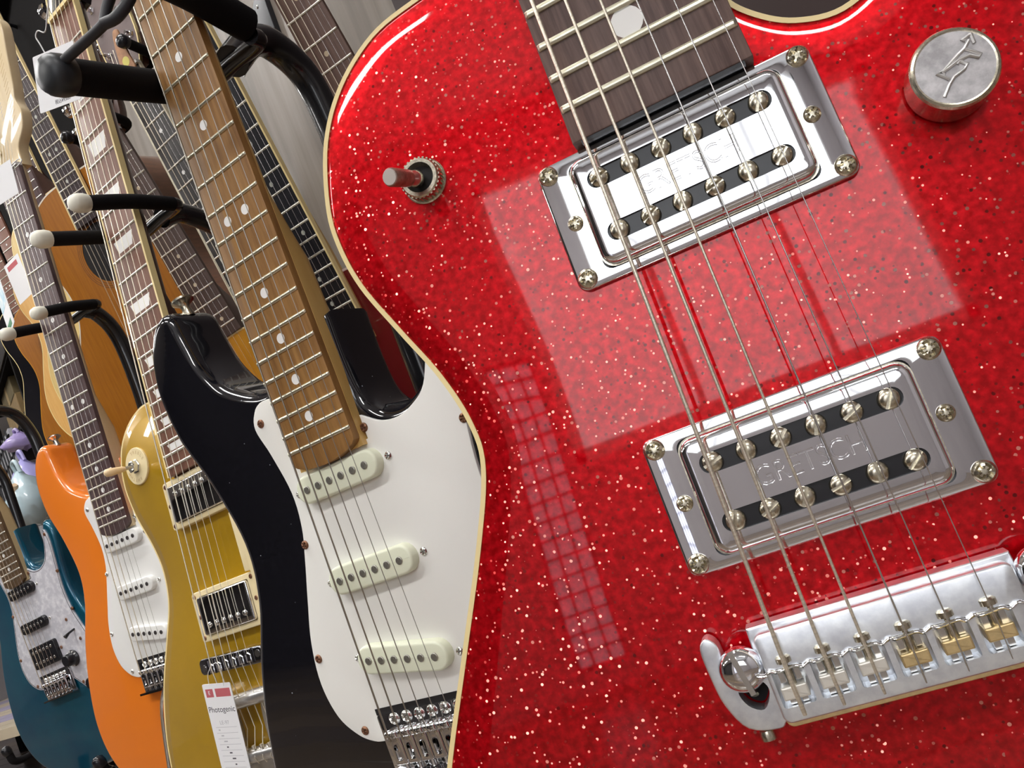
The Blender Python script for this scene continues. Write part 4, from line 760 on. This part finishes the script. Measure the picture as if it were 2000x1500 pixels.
# bracket screwed to the wall
M_ = wall_pose(515, 55); iv = M_.inverted()
t = thing('wall_bracket', 'black metal bracket screwed to the wooden wall beside the curved tube', 'bracket', M_)
pl = [tuple((iv @ on_wall(*p))[:2]) for p in ((508, -10), (527, 0), (553, 72), (550, 92), (538, 88), (455, 62), (452, 48), (500, 35))]
MB().prism([(x/MM, y/MM) for x, y in pl], 0, 9, 1).obj('bracket_plate', mat('black_metal', (0.02, 0.02, 0.024), 0.35, 0.4), t, 30)
for p in ((513, 14), (543, 74)): x, y, _ = iv @ on_wall(*p); screw(t, x/MM, y/MM, 9, 3, STEEL, 'brs')
M_ = wall_pose(472, 128); iv = M_.inverted()
o = thing('price_label', 'small white label card on the wall beside the black fretboard', 'label', M_)
MB().prism([tuple(v/MM for v in (iv @ on_wall(*p))[:2]) for p in ((455, 120), (486, 118), (478, 150), (466, 140))], 0, 1).obj('card', PAPER, o, 0)
# dark display rail at the top left
a, b = on_wall(-60, 78), on_wall(112, 10)
r = thing('display_rail', 'dark display rail along the wall at the upper left', 'rail', Matrix.Translation(((a+b)/2)))
c = (a+b)/2; dirx = Vector((1, -0.45, 0)).normalized()
DK = mat('dark_panel', (0.006, 0.005, 0.005), 0.9, spec=0.1)
def wbox(l, h, d, m, name, par, dz=0): 
    q = MB().box(-l/2, l/2, 0, d, -h/2, h/2); q.mul(Matrix(((dirx.x, nW.x, 0, 0), (dirx.y, nW.y, 0, 0), (0, 0, 1, dz), (0, 0, 0, 1)))); return q.obj(name, m, par, 0, 1.0)
wbox(1.6, 0.10, 0.05, DK, 'rail_front', r); wbox(1.6, 0.62, 0.02, DK, 'backing_board', r, -0.28)
# shelf end at the far left: board, cardboard box, wire grid, plastic bags
def far(px, py, y): return at_y(px, py, y)
def facing(px, py, y): p = far(px, py, y); M = WB.copy(); M.translation = p; return M
M_ = facing(20, 930, 1.86)
t = thing('wire_grid_panel', 'white panel with black wire grid at the left edge', 'grid panel', M_)
MB().box(-0.40, 0.25, -0.45, 0.12, -0.02, -0.005).obj('panel', mat('grey_panel', (0.42, 0.42, 0.45), 0.6), t, 0, 1.0)
for k in range(10): MB().cyl((-400+k*70, -450, 2), (-400+k*70, 120, 2), 3, n=8).obj('wire', BLACKP, t, 40)
for k in range(9): MB().cyl((-400, -430+k*66, -2), (250, -430+k*66, -2), 3, n=8).obj('wire', BLACKP, t, 40)
c0 = far(30, 822, 1.90); RW = WB.to_3x3()
for k, (dz, w, h, cl, lab) in enumerate(((0, 0.34, 0.12, (0.20, 0.13, 0.05), 'olive brown cardboard box on the shelf at left'), (0.097, 0.30, 0.07, (0.10, 0.075, 0.03), 'dark brown flat box stacked on the olive cardboard box at left'))):
    M_ = WB.copy(); M_.translation = c0+Vector((0, 0, dz)); t = thing('cardboard_box', lab, 'box', M_)
    MB().prism(rrect(0, 0, w/2/MM, h/2/MM, 2, 1), -200, 0, 2, 0, 1).obj('carton', mat('carton%d' % k, cl, 0.8, var=0.12, vscale=20), t, 30)
    MB().box(-20, 20, -h/2/MM+1, h/2/MM-1, 0, 0.6).obj('tape', mat('packing_tape', (0.35, 0.25, 0.12), 0.3), t, 0)
M_ = WB.copy(); M_.translation = Vector((c0.x, c0.y, 0)); hz = (c0.z-0.06)/MM
rk = thing('storage_rack', 'black storage rack with shelf and cabinet in the dark at the far left', 'rack', M_)
MB().box(-420, 420, hz-18, hz, -230, 20).obj('shelf', DK, rk, 0)
MB().box(-420, 420, hz+190, hz+620, -230, 20).obj('cabinet', DK, rk, 0); MB().box(-410, 410, hz+200, hz+610, 20, 26).obj('cabinet_door', BLACKP, rk, 0)
for sx in (-420, 400):
    for z_ in (-230, 0): MB().box(sx, sx+20, 0, hz+620, z_, z_+20).obj('post', DK, rk, 0)
def bag(px, py, y, w, h, m, label, seed):
    rnd = random.Random(seed); t = thing('plastic_bag', label, 'bag', facing(px, py, y)); q = MB(); n = 14; rings = []
    for k in range(9):
        v = k/8; rr = math.sin(math.pi*min(1, 0.12+0.8*v))*(1-0.25*v); rings.append([(w*500*rr*math.cos(2*math.pi*i/n)*(1+rnd.uniform(-.18, .18)), -h*500+h*1000*v+rnd.uniform(-8, 8), 60*rr*math.sin(2*math.pi*i/n)*(1+rnd.uniform(-.3, .3))) for i in range(n)])
    q.loft(rings).obj('bag_body', m, t, 75); MB().tube(path3([(-w*180, h*480, 0), (-w*100, h*700, 8), (w*120, h*700, 4), (w*180, h*480, 0)], 6), 6, 8).obj('handle', m, t, 60)
bag(55, 975, 1.45, 0.16, 0.16, mat('pale_cyan_film', (0.52, 0.66, 0.72), 0.25, coat=0.5, bump=0.4, vscale=60), 'pale cyan plastic bag hanging left of the orange guitar', 1)
bag(60, 940, 1.60, 0.12, 0.14, mat('lilac_film', (0.45, 0.42, 0.80), 0.25, coat=0.5, bump=0.4, vscale=60), 'lilac plastic bag behind the pale cyan bag', 2)
bag(40, 862, 1.74, 0.09, 0.06, mat('violet_film', (0.40, 0.32, 0.62), 0.3, coat=0.5, bump=0.4, vscale=60), 'violet plastic bag below the cardboard box', 3)
M_ = facing(30, 965, 1.42); t = thing('wooden_peg', 'pale wooden peg with lilac tip before the wire grid', 'peg', M_)
MB().tube([(-42, -30, 0), (-30, -22, 0), (20, 8, 0), (34, 20, 0)], [6, 11, 12, 8], 12).obj('peg_body', mat('peg_wood', (0.62, 0.46, 0.30), 0.6, var=0.1, vscale=100), t, 50)
MB().tube([(-50, -36, 0), (-40, -29, 0)], [6, 7], 12).obj('peg_tip', mat('lilac_tip', (0.5, 0.45, 0.7), 0.5), t, 50)
M_ = facing(8, 590, 1.30); t = thing('picture_card', 'card with a blue sky picture and green corner at the left edge', 'card', M_)
MB().box(-70, 40, -70, 60, -1, 0).obj('card_sheet', PAPER, t, 0); MB().box(-66, 30, -10, 55, 0, 0.4).obj('sky_print', mat('sky_print', (0.32, 0.62, 0.78), 0.5, col2=(0.85, 0.9, 0.93), vscale=30), t, 0); MB().box(-66, 10, -62, -46, 0, 0.4).obj('green_print', mat('green_print', (0.02, 0.22, 0.08), 0.5), t, 0)
# low slatted display table far back on the left
tb = thing('display_table', 'low slatted table with cream and lilac boards at the bottom left', 'table', Matrix.Translation((-4.9, 2.75, 0)) @ Matrix.Rotation(math.radians(-8), 4, 'Z'))
SL = [mat('cream_board', (0.62, 0.53, 0.38), 0.4, var=0.1, vscale=4, coat=0.3), mat('lilac_board', (0.40, 0.36, 0.52), 0.4, var=0.1, vscale=4, coat=0.3)]
for k in range(14): MB().box(-2.0, 2.0, -0.7+k*0.1, -0.7+k*0.1+0.095, 0.36, 0.40).obj('board', SL[(k//2) % 2], tb, 0, 1.0)
for sx in (-1.9, 1.9):
    for sy in (-0.6, 0.6): MB().box(sx-0.04, sx+0.04, sy-0.04, sy+0.04, 0, 0.36).obj('leg', DK, tb, 0, 1.0)

# dark board added to darken the wall seen past the red guitar's cutaway
p = on_wall(1560, -10); M_ = WB.copy(); M_.translation = Vector((p.x, p.y, 0))
bd = thing('darkening_board', 'dark brown board added to darken the wall behind the red guitar cutaway', 'board', M_)
MB().box(-0.42, 0.9, 0.5, 2.2, 0.0, 0.03).obj('board_panel', mat('dark_brown_board', (0.03, 0.012, 0.01), 0.6), bd, 0, 1.0)
